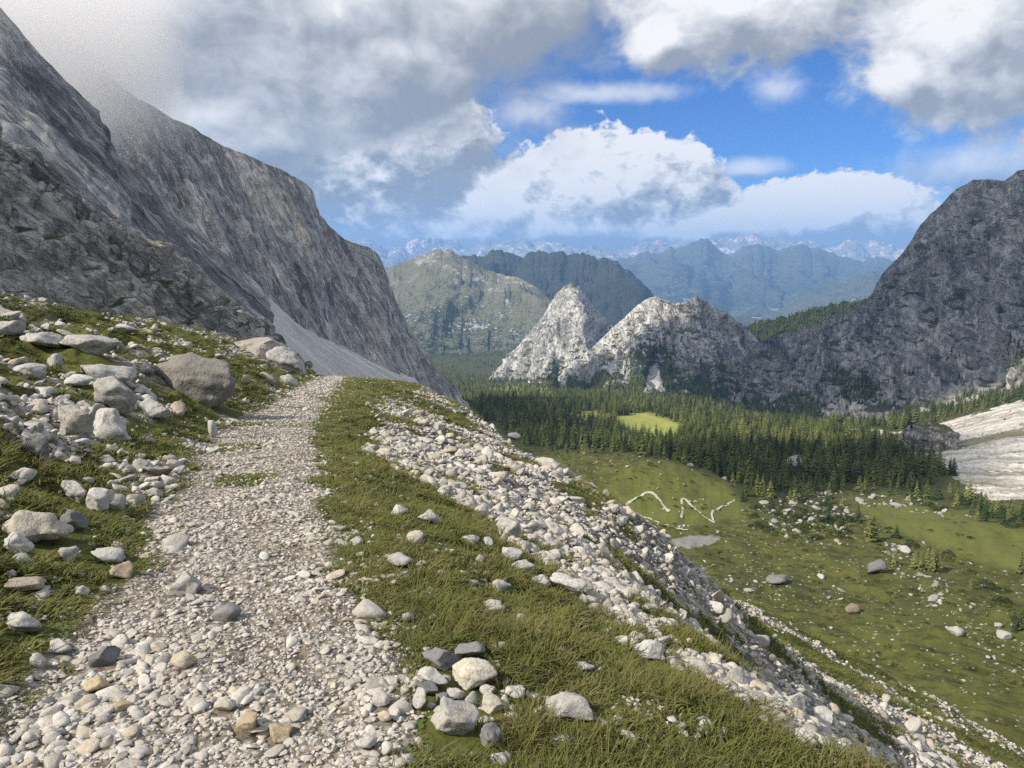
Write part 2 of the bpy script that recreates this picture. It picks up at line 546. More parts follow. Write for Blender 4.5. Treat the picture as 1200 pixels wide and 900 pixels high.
# ------------------------------------------------------------------ rock materials
def rock_material(name, cols, unit, grain=(0.25, 0, 1.0), stretch=3.0, green=0.0, green_col=(0.055, 0.07, 0.025), ochre=0.35, crack=0.7,
                  bump=1.0, trees=0.0, trees_scale=1.0):
    """grey mountain limestone; unit = metres of the main pattern"""
    m, t, b = material(name)
    P = position(t)
    g = Vector(grain).normalized()
    dt = t.vmath('DOT_PRODUCT', P, tuple(g))
    Q = t.vmath('SUBTRACT', P, t.vmath('SCALE', tuple(g), scale=dt * (1 - 1 / stretch)))
    Q = t.vmath('SCALE', Q, scale=1.0 / unit)
    wv = t.vmath('SUBTRACT', t.noise(Q, 0.7, 3, 0.5, color=True), (0.5, 0.5, 0.5))
    Qw = t.vmath('ADD', Q, t.vmath('SCALE', wv, scale=0.7))
    dg = t.vmath('DOT_PRODUCT', Q, tuple(g))
    Qs = t.vmath('ADD', t.vmath('SUBTRACT', Q, t.vmath('SCALE', tuple(g), scale=dg * 0.62)), t.vmath('SCALE', wv, scale=0.25))
    n1 = t.noise(Qw, 1.0, 8, 0.62)
    ns = t.noise(Qs, 4.0, 8, 0.70)
    n2 = t.noise(Q, 9.0, 6, 0.72)
    n3 = t.noise(Q, 0.30, 4, 0.55)
    col = t.ramp(n1 * 0.36 + ns * 0.46 + n3 * 0.18, [(0.40, cols[0]), (0.47, cols[1]), (0.53, cols[2]), (0.61, cols[3])])
    oc = t.ss(n3 * 0.7 + n2 * 0.22 + n1 * 0.62, 0.80, 0.92) * ochre
    col = t.mix(oc, col, t.mix(ns, (0.26, 0.20, 0.14), (0.56, 0.46, 0.35)))
    c1 = t.ss((t.noise(Qs, 0.6, 7, 0.62) - 0.5).abs(), 0.004, 0.024)
    c3 = t.ss((t.noise(Qs, 2.0, 6, 0.62) - 0.5).abs(), 0.002, 0.03)
    c2 = t.ss((t.noise(Q, 4.0, 5, 0.62) - 0.5).abs(), 0.0, 0.035)
    cr = c1.max(t.ss(n1, 0.42, 0.60)).min(c2 * 0.5 + 0.5).min(c3.max(t.ss(n2, 0.40, 0.60)) * 0.75 + 0.25)
    col = t.mix((1.0 - cr) * crack, col, (0.045, 0.045, 0.047))
    col = t.mix(t.ss(n2, 0.34, 0.66) * 0.85, col, (0.5, 0.5, 0.5), 'OVERLAY') if False else t.mix(0.65, col, t.ramp(n2, [(0.34, (0.22, 0.22, 0.22)), (0.66, (0.78, 0.78, 0.78))]), 'OVERLAY')
    if green > 0:
        uf = up_facing(t)
        gm = t.ss(uf * 1.1 + (t.noise(P, 2.2 / unit, 6, 0.6) - 0.5) * 1.7, 1.02 - green, 1.32 - green)
        col = t.mix(gm * 0.9, col, green_col)
    if trees > 0:
        a = t.attr('low')
        tr = t.noise(P, 1.0 / trees_scale, 3, 0.6)
        tm = t.ss(tr * 0.7 + a * 0.50 + (n1 - 0.5) * 0.5 + (n3 - 0.5) * 1.1, 0.76 - trees * 0.1, 0.86 - trees * 0.1)
        col = t.mix(tm * 0.92, col, (0.022, 0.04, 0.02))
    fa = t.ss(t.attr('fan') + (n2 - 0.5) * 0.7, 0.35, 0.6)
    col = t.mix(fa, col, t.ramp(n2 * 0.6 + ns * 0.4, [(0.35, tuple(0.75 * q for q in cols[2])), (0.6, cols[3])]))
    t.put(b.inputs['Base Color'], col)
    h = n1 * 0.55 + ns * 0.55 + n2 * 0.22 + cr * 0.18
    t.put(b.inputs['Normal'], t.bump(h, 0.9, unit * 0.24 * bump))
    return m


def resample(pts, n):
    pts = np.asarray(pts, float)
    d = np.r_[0, np.cumsum(np.linalg.norm(np.diff(pts, axis=0), axis=1))]
    s = np.linspace(0, d[-1], n)
    return np.stack([np.interp(s, d, pts[:, i]) for i in range(3)], -1)


def face_grain(crest, base, gx, gz):
    """the direction that lies in the plane of a face and points gx across, gz up, as seen from the trail"""
    c = resample([at(*p) for p in crest], 40); b = resample([at(*p) for p in base], 40)
    t1 = c[-1] - c[0]; t2 = (b - c).mean(0)
    n = np.cross(t1, t2); n /= np.linalg.norm(n)
    vw = (c.mean(0) + b.mean(0)) * 0.5; vw /= np.linalg.norm(vw)
    g = np.array([gx, 0.0, gz]); g = g - vw * (g @ n) / (vw @ n)
    return g / np.linalg.norm(g)


def mountain(name, crest, base, nu, nv, amp, size, mat, prof=1.5, grain=(0.2, -1), stretch=3.0, back=1.0, nback=14, seed=0, ribs=(), keep=0.25,
             fine=0.35, label=None, jag=0.12, terr=0.10, tapr=0.16, lift=1.0, fans=()):
    """A solid mountain: its crest and foot as points in space, an eroded front and a plainer far flank."""
    g = face_grain(crest, base, grain[0], grain[1])
    if callable(mat): mat = mat(tuple(g))
    c = resample([at(*p) for p in crest], nu); b = resample([at(*p) for p in base], nu)
    # ragged crest line
    c[:, 2] += amp * jag * (fbm(np.stack([c[:, 0] / (size * 0.35), c[:, 1] / (size * 0.35), 0 * c[:, 0]], -1), 4, seed + 30, 0.6))
    v = np.linspace(0, 1, nv)[:, None, None]
    P = np.empty((nv, nu, 3))
    P[..., :2] = c[None, :, :2] * (1 - v ** prof) + b[None, :, :2] * v ** prof
    P[..., 2] = c[None, :, 2] * (1 - v[..., 0]) + b[None, :, 2] * v[..., 0]
    for (upos, wid, push) in ribs:                      # spurs that stand forward of the face
        uu = np.linspace(0, 1, nu)[None, :]
        k = push * np.exp(-((uu - upos) / wid) ** 2) * np.sin(np.clip(v[..., 0], 0, 1) * math.pi * 0.5)
        P[..., 1] -= k
    dv = np.gradient(P, axis=0); du = np.gradient(P, axis=1)
    N = np.cross(dv, du); N /= np.linalg.norm(N, axis=-1)[..., None] + 1e-9
    N = N * (1 if N[..., 2].mean() > 0 else -1)
    dt = P @ g
    Q = (P - g * (dt * (1 - 1 / stretch))[..., None])
    warp = np.stack([perlin(Q / (size * 1.3), seed + 60 + i) for i in range(3)], -1) * size * 0.18
    Q = Q + warp
    dis = amp * 0.75 * (ridged(Q / size, 4, seed, 0.48) - 0.75) + amp * 1.0 * (ridged(Q / size / 2.6, 2, seed + 4, 0.4) - 0.65)
    dis = dis + amp * fine * fbm(P / (size * 0.30), 2, seed + 9, 0.5)
    bed = P[..., 2] / (size * 0.42) + 0.9 * perlin(P / (size * 2.0), seed + 14) + 0.25 * P[..., 0] / size
    dis = dis + amp * terr * 2.0 * (np.abs(bed - np.floor(bed) - 0.5) * 2 - 0.5) * (0.4 + perlin(P / size, seed + 15))
    tap = keep + (1 - keep) * sst(v[..., 0], 0, tapr)
    P = P + N * np.array([1.0, 1.0, lift]) * (dis * tap)[..., None]
    low = np.repeat(v[..., 0], nu, 1)
    # far flank
    w = np.linspace(0, 1, nback)[1:, None, None]
    depth = np.linalg.norm(b[:, :2] - c[:, :2], axis=1)[None, :, None] * back + 30
    away = c[:, :2] / np.linalg.norm(c[:, :2], axis=1)[:, None]
    B = np.empty((nback - 1, nu, 3))
    B[..., :2] = P[0][None, :, :2] + away[None] * depth * w
    B[..., 2] = P[0][None, :, 2] * (1 - w[..., 0]) + (b[:, 2].min() - 20) * w[..., 0]
    V = np.concatenate([B[::-1], P]).reshape(-1, 3)
    o = mesh_obj(name, V, grid_faces(nv + nback - 1, nu), mat, smooth=True)
    add_attr(o, 'low', np.concatenate([np.repeat(w[::-1, 0, 0][:, None], nu, 1), low]))
    if fans:
        fx, fy = to_px(V); jt = 2.5 * fbm(V / 25.0, 3, 17); fm = np.zeros(len(V))
        for poly in fans:
            for k in range(7): fm += inside(poly, fx + jt + 2 * math.cos(k * 2.4), fy + jt * 0.5 + 2 * math.sin(k * 2.4)) / 7.0
        add_attr(o, 'fan', np.clip(fm, 0, 1))
    o['kind'] = 'structure'
    if label: o['label'] = label
    return o, P, N


LIME = [(0.21, 0.208, 0.205), (0.36, 0.357, 0.35), (0.50, 0.492, 0.475), (0.63, 0.617, 0.585)]
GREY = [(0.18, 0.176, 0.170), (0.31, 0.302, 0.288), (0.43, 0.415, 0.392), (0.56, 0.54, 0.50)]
PALE = [(0.20, 0.20, 0.192), (0.38, 0.372, 0.35), (0.56, 0.55, 0.515), (0.72, 0.71, 0.67)]
m_slab = lambda g: rock_material('slab_limestone', LIME, 36, g, 6.0, green=0.10, ochre=0.25)
m_cliff = lambda g: rock_material('cliff_limestone', LIME, 48, g, 4.5, green=0.0, ochre=0.5)
m_butt = lambda g: rock_material('buttress_limestone', [(0.21, 0.203, 0.185), (0.39, 0.375, 0.34), (0.53, 0.505, 0.455), (0.64, 0.61, 0.545)], 20, g, 3.5, green=0.26, ochre=0.6)
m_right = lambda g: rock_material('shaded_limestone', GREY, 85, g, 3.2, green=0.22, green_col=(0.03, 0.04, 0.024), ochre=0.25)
m_pale = lambda g: rock_material('pale_limestone', PALE, 60, g, 3.0, green=0.16, ochre=0.1, trees=1.15, trees_scale=17, bump=1.3)
m_pale2 = lambda g: rock_material('pale_limestone_far', PALE, 80, g, 3.0, green=0.12, ochre=0.1, trees=0.9, trees_scale=24, bump=1.3)


def hill_material(name, cols, unit, rock=0.3, rock_col=(0.42, 0.41, 0.38), forest=0.5, fields=0.0):
    m, t, b = material(name)
    P = position(t); Q = t.vmath('SCALE', P, scale=1.0 / unit)
    n1 = t.noise(Q, 1.0, 7, 0.6); n2 = t.noise(Q, 5.0, 5, 0.65); n3 = t.noise(Q, 16.0, 3, 0.6)
    col = t.ramp(n1 * 0.6 + n2 * 0.4, [(0.3, cols[0]), (0.5, cols[1]), (0.72, cols[2])])
    low = t.attr('low')
    col = t.mix(t.ss(n2 * 0.5 + n3 * 0.3 + n1 * 0.4 + low * 0.22, 0.80 - forest * 0.25, 0.92 - forest * 0.25), col, (0.024, 0.042, 0.022))
    col = t.mix(t.ss(n2 + (n1 - 0.5) + (n3 - 0.5) * 0.5, 0.86 - rock * 0.4, 1.0 - rock * 0.4) * t.ss(low, 1.0, 0.5), col, rock_col)
    if fields > 0:
        c = t.voro(Q, 7.0, out='Color')
        f = t.ss(low * 1.0 + (t.noise(Q, 2.5, 3, 0.5) - 0.5) * 0.9, 0.62, 0.80)
        fc = t.mix(t.sep(c)[0], (0.10, 0.15, 0.05), (0.42, 0.42, 0.33))
        col = t.mix(f * fields * t.ss(t.sep(c)[1], 0.3, 0.5), col, fc)
    t.put(b.inputs['Base Color'], col)
    t.put(b.inputs['Normal'], t.bump(n1 + n2 * 0.4 + n3 * 0.12, 0.9, unit * 0.3))
    return m


m_mid = hill_material('wooded_hill', [(0.10, 0.11, 0.065), (0.175, 0.175, 0.115), (0.29, 0.28, 0.20)], 330, 0.62, (0.42, 0.41, 0.38), 0.52)
m_shade_ridge = hill_material('cloud_shade_ridge', [(0.025, 0.032, 0.022), (0.04, 0.046, 0.028), (0.085, 0.085, 0.05)], 420, 0.05, (0.28, 0.27, 0.22), 0.4)  # cloud shade on this back ridge is put into its dark base colours
m_far = hill_material('far_range', [(0.05, 0.065, 0.05), (0.10, 0.11, 0.08), (0.2, 0.2, 0.17)], 1500, 0.30, (0.62, 0.6, 0.56), 0.55, 0.9)
m_far2 = hill_material('farthest_range', [(0.16, 0.15, 0.14), (0.3, 0.28, 0.26), (0.5, 0.46, 0.42)], 2200, 0.75, (0.75, 0.68, 0.62), 0.1)
m_fridge = hill_material('wooded_saddle', [(0.02, 0.032, 0.018), (0.03, 0.045, 0.022), (0.05, 0.06, 0.03)], 60, 0.0, (0.3, 0.3, 0.28), 0.9)


def build_mountains():
    R = {}
    R['butt'] = mountain('mountain_buttress',
        [(-420, -150, 230), (-160, 40, 260), (-60, 110, 280), (0, 156, 300), (40, 178, 310), (75, 203, 320), (105, 232, 330), (150, 262, 345), (185, 285, 355), (215, 302, 365), (245, 330, 372), (275, 352, 380), (300, 378, 386), (318, 400, 390), (332, 425, 392)],
        [(-420, 470, 120), (-100, 462, 150), (0, 460, 170), (100, 460, 200), (200, 462, 240), (280, 466, 280), (345, 468, 330)],
        330, 200, 11, 30, m_butt, 1.15, (0.80, -0.60), 3.2, seed=3, keep=0.45, fine=0.6, label='brown grey craggy rock buttress with grassy ledges')
    R['slab'] = mountain('mountain_slab',
        [(-420, -150, 480), (-200, -80, 500), (-60, -20, 520), (0, 10, 530), (45, 62, 540), (80, 96, 545), (97, 112, 550), (118, 130, 555), (123, 155, 560), (140, 186, 565), (172, 212, 575), (212, 252, 590), (252, 292, 605), (272, 318, 615), (300, 350, 620)],
        [(-420, 470, 300), (-100, 450, 330), (0, 440, 350), (100, 430, 390), (200, 425, 440), (280, 420, 500), (330, 420, 540)],
        300, 230, 12, 55, m_slab, 1.3, (0.72, -0.69), 7.0, seed=13, keep=0.35, fine=0.22, label='steep grey limestone slabs rising into low cloud')
    R['cliff'] = mountain('mountain_cliff',
        [(-150, 0, 900), (40, 20, 930), (110, 62, 960), (150, 108, 980), (188, 130, 1000), (218, 146, 1010), (262, 171, 1030), (320, 198, 1060), (352, 212, 1080), (364, 222, 1085), (371, 246, 1090), (385, 264, 1100), (402, 281, 1110), (428, 290, 1125), (445, 300, 1135), (455, 320, 1140), (466, 350, 1145), (481, 388, 1150), (500, 428, 1155), (525, 455, 1160), (545, 475, 1165)],
        [(-150, 400, 680), (100, 400, 700), (240, 400, 730), (300, 420, 760), (350, 450, 800), (400, 475, 850), (450, 495, 910), (500, 510, 970), (530, 520, 1020), (560, 530, 1060)],
        380, 260, 17, 75, m_cliff, 1.2, (0.38, -0.92), 5.0, seed=23, keep=0.3, fine=0.25, label='tall dark grey limestone cliff with ochre scars below the cloud')
    R['right'] = mountain('mountain_wall',
        [(868, 425, 2300), (885, 402, 2250), (930, 388, 2150), (985, 370, 2050), (1015, 352, 1980), (1024, 340, 1950), (1036, 320, 1920), (1065, 290, 1850), (1081, 262, 1820), (1100, 241, 1790), (1122, 219, 1760), (1140, 211, 1740), (1160, 210, 1720), (1178, 212, 1700), (1190, 203, 1680), (1204, 196, 1660), (1300, 170, 1560), (1450, 180, 1400), (1700, 230, 1200)],
        [(850, 510, 1900), (900, 512, 1750), (950, 518, 1570), (1000, 526, 1400), (1050, 530, 1290), (1110, 512, 1200), (1160, 494, 1120), (1204, 476, 1060), (1300, 452, 980), (1450, 440, 880), (1700, 430, 700)],
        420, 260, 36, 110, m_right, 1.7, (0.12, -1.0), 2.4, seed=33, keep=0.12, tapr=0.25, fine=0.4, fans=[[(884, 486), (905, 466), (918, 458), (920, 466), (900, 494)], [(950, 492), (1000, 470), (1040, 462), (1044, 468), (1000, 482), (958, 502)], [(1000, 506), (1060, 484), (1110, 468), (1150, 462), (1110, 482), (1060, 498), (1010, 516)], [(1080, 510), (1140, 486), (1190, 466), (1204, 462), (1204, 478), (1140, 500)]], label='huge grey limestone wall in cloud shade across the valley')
    R['peak'] = mountain('mountain_twin_peak',
        [(600, 478, 2450), (640, 462, 2480), (668, 432, 2520), (690, 410, 2550), (715, 386, 2580), (742, 362, 2600), (757, 352, 2600), (768, 347, 2600), (776, 350, 2600), (790, 357, 2600), (803, 354, 2590), (817, 346, 2580), (830, 354, 2590), (848, 365, 2600), (868, 378, 2620), (884, 393, 2640), (896, 412, 2650), (915, 440, 2660), (930, 470, 2660)],
        [(600, 482, 2200), (650, 484, 2150), (700, 486, 2100), (770, 494, 2060), (830, 502, 2040), (880, 508, 2070), (940, 514, 2150)],
        280, 170, 40, 130, m_pale, 1.3, (0.25, -1.0), 3.0, seed=43, ribs=[(0.60, 0.05, 330), (0.40, 0.05, 160), (0.82, 0.05, 120)], keep=0.12, fans=[[(763, 428), (771, 428), (778, 455), (794, 482), (742, 482), (756, 455)], [(792, 462), (806, 456), (818, 478), (796, 480)], [(848, 484), (866, 462), (884, 448), (903, 440), (908, 452), (880, 470), (864, 488)], [(700, 440), (716, 424), (722, 428), (706, 470), (690, 476)]], label='twin headed pale limestone peak with wooded foot')
    R['horn'] = mountain('mountain_horn',
        [(520, 470, 3300), (560, 455, 3350), (590, 425, 3450), (615, 398, 3500), (637, 368, 3550), (652, 345, 3580), (662, 334, 3600), (671, 331, 3600), (679, 337, 3600), (688, 350, 3600), (702, 366, 3620), (722, 386, 3650), (750, 405, 3700), (790, 430, 3700)],
        [(520, 480, 3000), (580, 482, 2950), (640, 484, 2900), (700, 486, 2900), (790, 488, 3000)],
        220, 150, 50, 170, m_pale2, 1.3, (-0.5, -1.0), 3.0, seed=53, ribs=[(0.60, 0.05, 420), (0.38, 0.06, 180)], keep=0.10, label='bright white limestone horn standing free in the valley')
    R['mid'] = mountain('mountain_green_ridge',
        [(380, 330, 6500), (430, 308, 6500), (455, 312, 6500), (480, 303, 6500), (503, 298, 6500), (524, 293, 6500), (540, 300, 6450), (562, 312, 6400), (585, 320, 6300), (606, 326, 6200), (622, 336, 6100), (645, 346, 6000), (670, 362, 5900), (700, 392, 5800), (740, 420, 5700)],
        [(380, 470, 4200), (480, 472, 4100), (560, 472, 4000), (650, 474, 4000), (740, 476, 4100)],
        260, 150, 190, 760, m_mid, 1.25, (0.2, -1.0), 2.0, seed=63, keep=0.04, jag=0.22, tapr=0.3, lift=0.45, label='green and grey ridge of meadow, wood and rock across the valley')
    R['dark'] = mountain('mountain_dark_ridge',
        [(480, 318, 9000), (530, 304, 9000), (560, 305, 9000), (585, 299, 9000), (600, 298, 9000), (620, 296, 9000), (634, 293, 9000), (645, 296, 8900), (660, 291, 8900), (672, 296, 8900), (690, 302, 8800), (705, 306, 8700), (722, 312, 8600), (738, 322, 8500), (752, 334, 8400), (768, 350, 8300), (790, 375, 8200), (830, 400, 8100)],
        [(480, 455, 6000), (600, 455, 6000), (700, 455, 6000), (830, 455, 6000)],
        230, 110, 300, 1000, m_shade_ridge, 1.1, (0.2, -1.0), 2.0, seed=73, keep=0.04, jag=0.32, tapr=0.25, lift=0.25, label='dark ridge behind the green slopes')
    R['saddle'] = mountain('wooded_saddle_hill',
        [(820, 420, 2900), (850, 396, 2900), (868, 386, 2880), (886, 379, 2850), (905, 375, 2820), (925, 372, 2800), (950, 364, 2760), (985, 357, 2720), (1012, 352, 2700), (1080, 345, 2700)],
        [(820, 460, 2500), (880, 440, 2480), (950, 425, 2450), (1080, 420, 2400)],
        240, 80, 12, 60, m_fridge, 1.0, seed=83, keep=0.8, fine=0.8, label='dark wooded saddle below the grey wall')
    R['far_front'] = mountain('far_foothill',
        [(840, 400, 13000), (880, 380, 13000), (905, 366, 13000), (930, 352, 13000), (960, 338, 13000), (990, 328, 13000), (1020, 320, 13000), (1060, 314, 13000), (1150, 310, 13000)],
        [(840, 450, 10000), (900, 450, 9500), (1000, 450, 9000), (1150, 450, 9000)],
        200, 80, 420, 1500, m_far, 1.1, seed=93, keep=0.03, jag=0.14, tapr=0.3, lift=0.2, label='blue foothill in the haze')
    R['far'] = mountain('far_range',
        [(560, 330, 21000), (640, 318, 21000), (690, 312, 21000), (715, 304, 21000), (742, 300, 21000), (765, 297, 21000), (786, 290, 21000), (803, 287, 21000), (828, 286, 21000), (842, 290, 21000), (860, 293, 21000), (880, 291, 21000), (902, 286, 21000), (914, 290, 21000), (935, 293, 21000), (955, 296, 21000), (985, 300, 21000), (1015, 303, 21000), (1050, 300, 21000), (1130, 296, 21000), (1250, 300, 21000)],
        [(560, 440, 12500), (700, 435, 12500), (850, 430, 12500), (1000, 430, 12500), (1250, 430, 12500)],
        320, 110, 800, 2300, m_far, 1.1, seed=103, keep=0.02, jag=0.22, tapr=0.3, lift=0.15, label='blue mountain range with pale fields at its foot')
    R['farthest'] = mountain('farthest_range',
        [(340, 292, 31000), (400, 281, 31000), (425, 279, 31000), (440, 284, 31000), (452, 294, 31000), (468, 291, 31000), (485, 286, 31000), (505, 289, 31000), (525, 284, 31000), (548, 291, 31000), (575, 290, 31000), (592, 287, 31000), (600, 283, 31000), (612, 282, 31000), (618, 290, 31000), (640, 289, 31000), (700, 297, 31000), (760, 290, 31000), (850, 284, 31000), (905, 281, 31000), (930, 285, 31000), (950, 281, 31000), (965, 288, 31000), (985, 292, 31000), (1005, 288, 31000), (1040, 292, 31000), (1200, 285, 31000)],
        [(340, 330, 25000), (700, 330, 25000), (1200, 330, 25000)],
        420, 60, 420, 1700, m_far2, 1.1, seed=113, keep=0.5, fine=0.6, label='pale jagged dolomite summits on the horizon')
    return R


RANGES = build_mountains()


# scree apron under the big cliff
def build_scree():
    m, t, b = material('scree')
    P = position(t)
    g = Vector((0.80, -0.1, -0.52)).normalized()
    dt = t.vmath('DOT_PRODUCT', P, tuple(g))
    Q = t.vmath('SUBTRACT', P, t.vmath('SCALE', tuple(g), scale=dt * 0.93))
    n = t.noise(Q, 0.06, 6, 0.6); f = t.noise(P, 0.7, 4, 0.7); k = t.noise(Q, 0.25, 4, 0.6)
    col = t.ramp(n * 0.6 + k * 0.4, [(0.36, (0.40, 0.395, 0.375)), (0.5, (0.54, 0.53, 0.50)), (0.62, (0.76, 0.73, 0.66))])
    col = t.mix(0.5, col, t.ramp(f, [(0.3, (0.3, 0.3, 0.3)), (0.7, (0.65, 0.65, 0.65))]), 'OVERLAY')
    t.put(b.inputs['Base Color'], col)
    t.put(b.inputs['Normal'], t.bump(k + f * 0.4, 0.7, 2.0))
    top = resample([at(*p) for p in [(215, 300, 640), (245, 318, 690), (300, 347, 770), (350, 380, 830), (400, 410, 885), (450, 432, 940), (485, 447, 980), (512, 478, 1000), (545, 530, 1020)]], 160)
    bot = resample([at(*p) for p in [(215, 420, 420), (260, 440, 430), (320, 470, 440), (400, 500, 460), (480, 520, 500), (560, 540, 600)]], 160)
    v = np.linspace(-0.30, 1, 100)[:, None, None]
    G = top[None] * (1 - v) + bot[None] * v
    G[..., 2] -= 14 * np.sin(np.clip(v[..., 0], 0, 1) * math.pi)
    G[..., 2] += 4.0 * fbm(G / 60.0, 4, 71) + 2.5 * perlin(np.stack([(G @ np.array([0.5, 0.0, 0.77])) / 9.0, G[..., 1] / 60, 0 * G[..., 0]], -1), 5)
    o = mesh_obj('scree_slope', G.reshape(-1, 3), grid_faces(100, 160), m, smooth=True)
    tag(o, 'long pale grey scree apron below the dark cliff', kind='structure')


build_scree()


# ------------------------------------------------------------------ ground sheet
def ground_material():
    m, t, b = material('mountain_ground')
    P = position(t)
    path, rub, scr, wood, glade, flat, pan = [t.attr(k) for k in ('path', 'rubble', 'scree', 'wood', 'glade', 'flat', 'pan')]
    dist = t.vmath('LENGTH', P)
    f1 = t.noise(P, 9.0, 6, 0.65); f2 = t.noise(P, 1.7, 5, 0.6); f3 = t.noise(P, 0.16, 6, 0.62); f4 = t.noise(P, 0.03, 5, 0.6); f5 = t.noise(P, 40.0, 4, 0.7)
    grass = t.ramp(f2 * 0.5 + f3 * 0.5, [(0.32, (0.048, 0.060, 0.015)), (0.5, (0.088, 0.098, 0.024)), (0.68, (0.145, 0.140, 0.042))])
    grass = t.mix(t.ss(f1 + (f2 - 0.5) * 0.6, 0.56, 0.72) * 0.55, grass, (0.055, 0.040, 0.022))
    grass = t.mix(t.ss(f4, 0.5, 0.64) * 0.45, grass, (0.055, 0.065, 0.018))
    dl = t.vmath('DOT_PRODUCT', P, (0.86, -0.42, -0.28))
    Ps = t.vmath('SUBTRACT', P, t.vmath('SCALE', (0.86, -0.42, -0.28), scale=dl * 0.8))
    fs = t.noise(Ps, 0.28, 6, 0.66); ft = t.noise(P, 0.42, 5, 0.66)
    mott = t.ss(dist, 30.0, 90.0)
    grass = t.mix(t.ss(fs, 0.46, 0.62) * mott * 0.75, grass, (0.036, 0.042, 0.012))
    grass = t.mix(t.ss(ft + (fs - 0.5) * 0.6, 0.56, 0.72) * mott * 0.55, grass, (0.15, 0.135, 0.055))
    vor = t.voro(P, 21.0, out='Color'); vd = t.voro(P, 21.0)
    vor2 = t.voro(P, 3.2, out='Color'); vd2 = t.voro(P, 3.2)
    st = t.mix(t.sep(vor)[0], (0.30, 0.285, 0.25), (0.52, 0.50, 0.46))
    st = t.mix(t.ss(vd, 0.25, 0.62), st, (0.17, 0.15, 0.12))
    soil = t.mix(f1, (0.13, 0.105, 0.075), (0.24, 0.21, 0.165))
    near = t.ss(dist, 60.0, 25.0)
    stn = t.mix(t.ss(f2 + (f1 - 0.5) * 0.7, 0.36, 0.52), soil, st)
    col = t.mix(t.ss(path + (f1 - 0.5) * 0.5 + (f2 - 0.5) * 0.3, 0.35, 0.6), grass, stn)
    st2 = t.mix(t.sep(vor2)[0], (0.26, 0.25, 0.225), (0.55, 0.54, 0.5))
    st2 = t.mix(t.ss(vd2, 0.3, 0.65), st2, (0.10, 0.09, 0.065))
    rubm = t.ss(rub + (f1 - 0.5) * 0.7 + (f2 - 0.5) * 0.5, 0.38, 0.62)
    dirt = t.mix(f1, (0.10, 0.085, 0.055), (0.25, 0.23, 0.19))
    col = t.mix(rubm, col, t.mix(t.ss(f2, 0.42, 0.58), dirt, st2))
    # far things: boulder-strewn meadow grain, forest floor, scree, bright glades
    farm = t.ss(dist, 70.0, 160.0)
    vs = t.voro(P, 0.55); vsc = t.voro(P, 0.55, out='Color')
    speck = t.ss(vs, 0.30, 0.16) * t.ss(t.sep(vsc)[1] + (f4 - 0.5) * 1.6, 0.62, 0.74)
    col = t.mix(speck * farm * (1.0 - flat) * 0.8, col, (0.34, 0.33, 0.30))
    col = t.mix(flat * 0.8, col, t.mix((f3 * 0.6 + f2 * 0.4 + (fs - 0.5) * 0.8).clamp(), (0.085, 0.105, 0.022), (0.17, 0.175, 0.050)))  # brighter grass of the flat meadow; on the knoll it is painted sunlight
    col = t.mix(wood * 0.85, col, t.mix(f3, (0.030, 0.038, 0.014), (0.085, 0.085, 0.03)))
    col = t.mix(glade, col, t.mix(f4, (0.26, 0.30, 0.065), (0.36, 0.37, 0.10)))
    g = Vector((0.86, 0.1, 0.2)).normalized()
    dtt = t.vmath('DOT_PRODUCT', P, (0.9, -0.35, 0.17))
    Qs = t.vmath('SUBTRACT', P, t.vmath('SCALE', (0.9, -0.35, 0.17), scale=dtt * 0.85))
    sn = t.noise(Qs, 0.09, 6, 0.65)
    scol = t.ramp(sn, [(0.34, (0.26, 0.245, 0.215)), (0.48, (0.52, 0.50, 0.445)), (0.60, (0.72, 0.695, 0.63))])
    sg = t.noise(Qs, 0.028, 6, 0.62); sp_ = t.noise(P, 0.35, 6, 0.72)
    scol = t.mix(t.ss(sg + (sp_ - 0.5) * 0.45, 0.50, 0.60) * 0.9, scol, t.mix(sp_, (0.07, 0.08, 0.025), (0.19, 0.18, 0.07)))
    scol = t.mix(t.ss(sp_, 0.42, 0.62) * 0.55, scol, (0.25, 0.235, 0.205))
    col = t.mix(t.ss(scr + (f3 - 0.5) * 0.5, 0.4, 0.6), col, scol)
    pn = t.noise(P, 0.5, 6, 0.7)
    col = t.mix(t.ss(pan + (f3 - 0.5) * 0.9 + (pn - 0.5) * 1.1, 0.35, 0.80) * 0.9, col, t.mix(pn, (0.13, 0.13, 0.12), (0.36, 0.355, 0.34)))
    t.put(b.inputs['Base Color'], col)
    h = f1 * 0.02 + f5 * 0.006 + (0.6 - vd) * 0.03 * path + (0.6 - vd2) * 0.10 * rub
    nb = t.bump(h, 1.0, 1.0)
    nb2 = t.bump(f2 * 0.25 + f3 * 1.4, 0.5, 1.0, nb)
    t.put(b.inputs['Normal'], nb2)
    return m


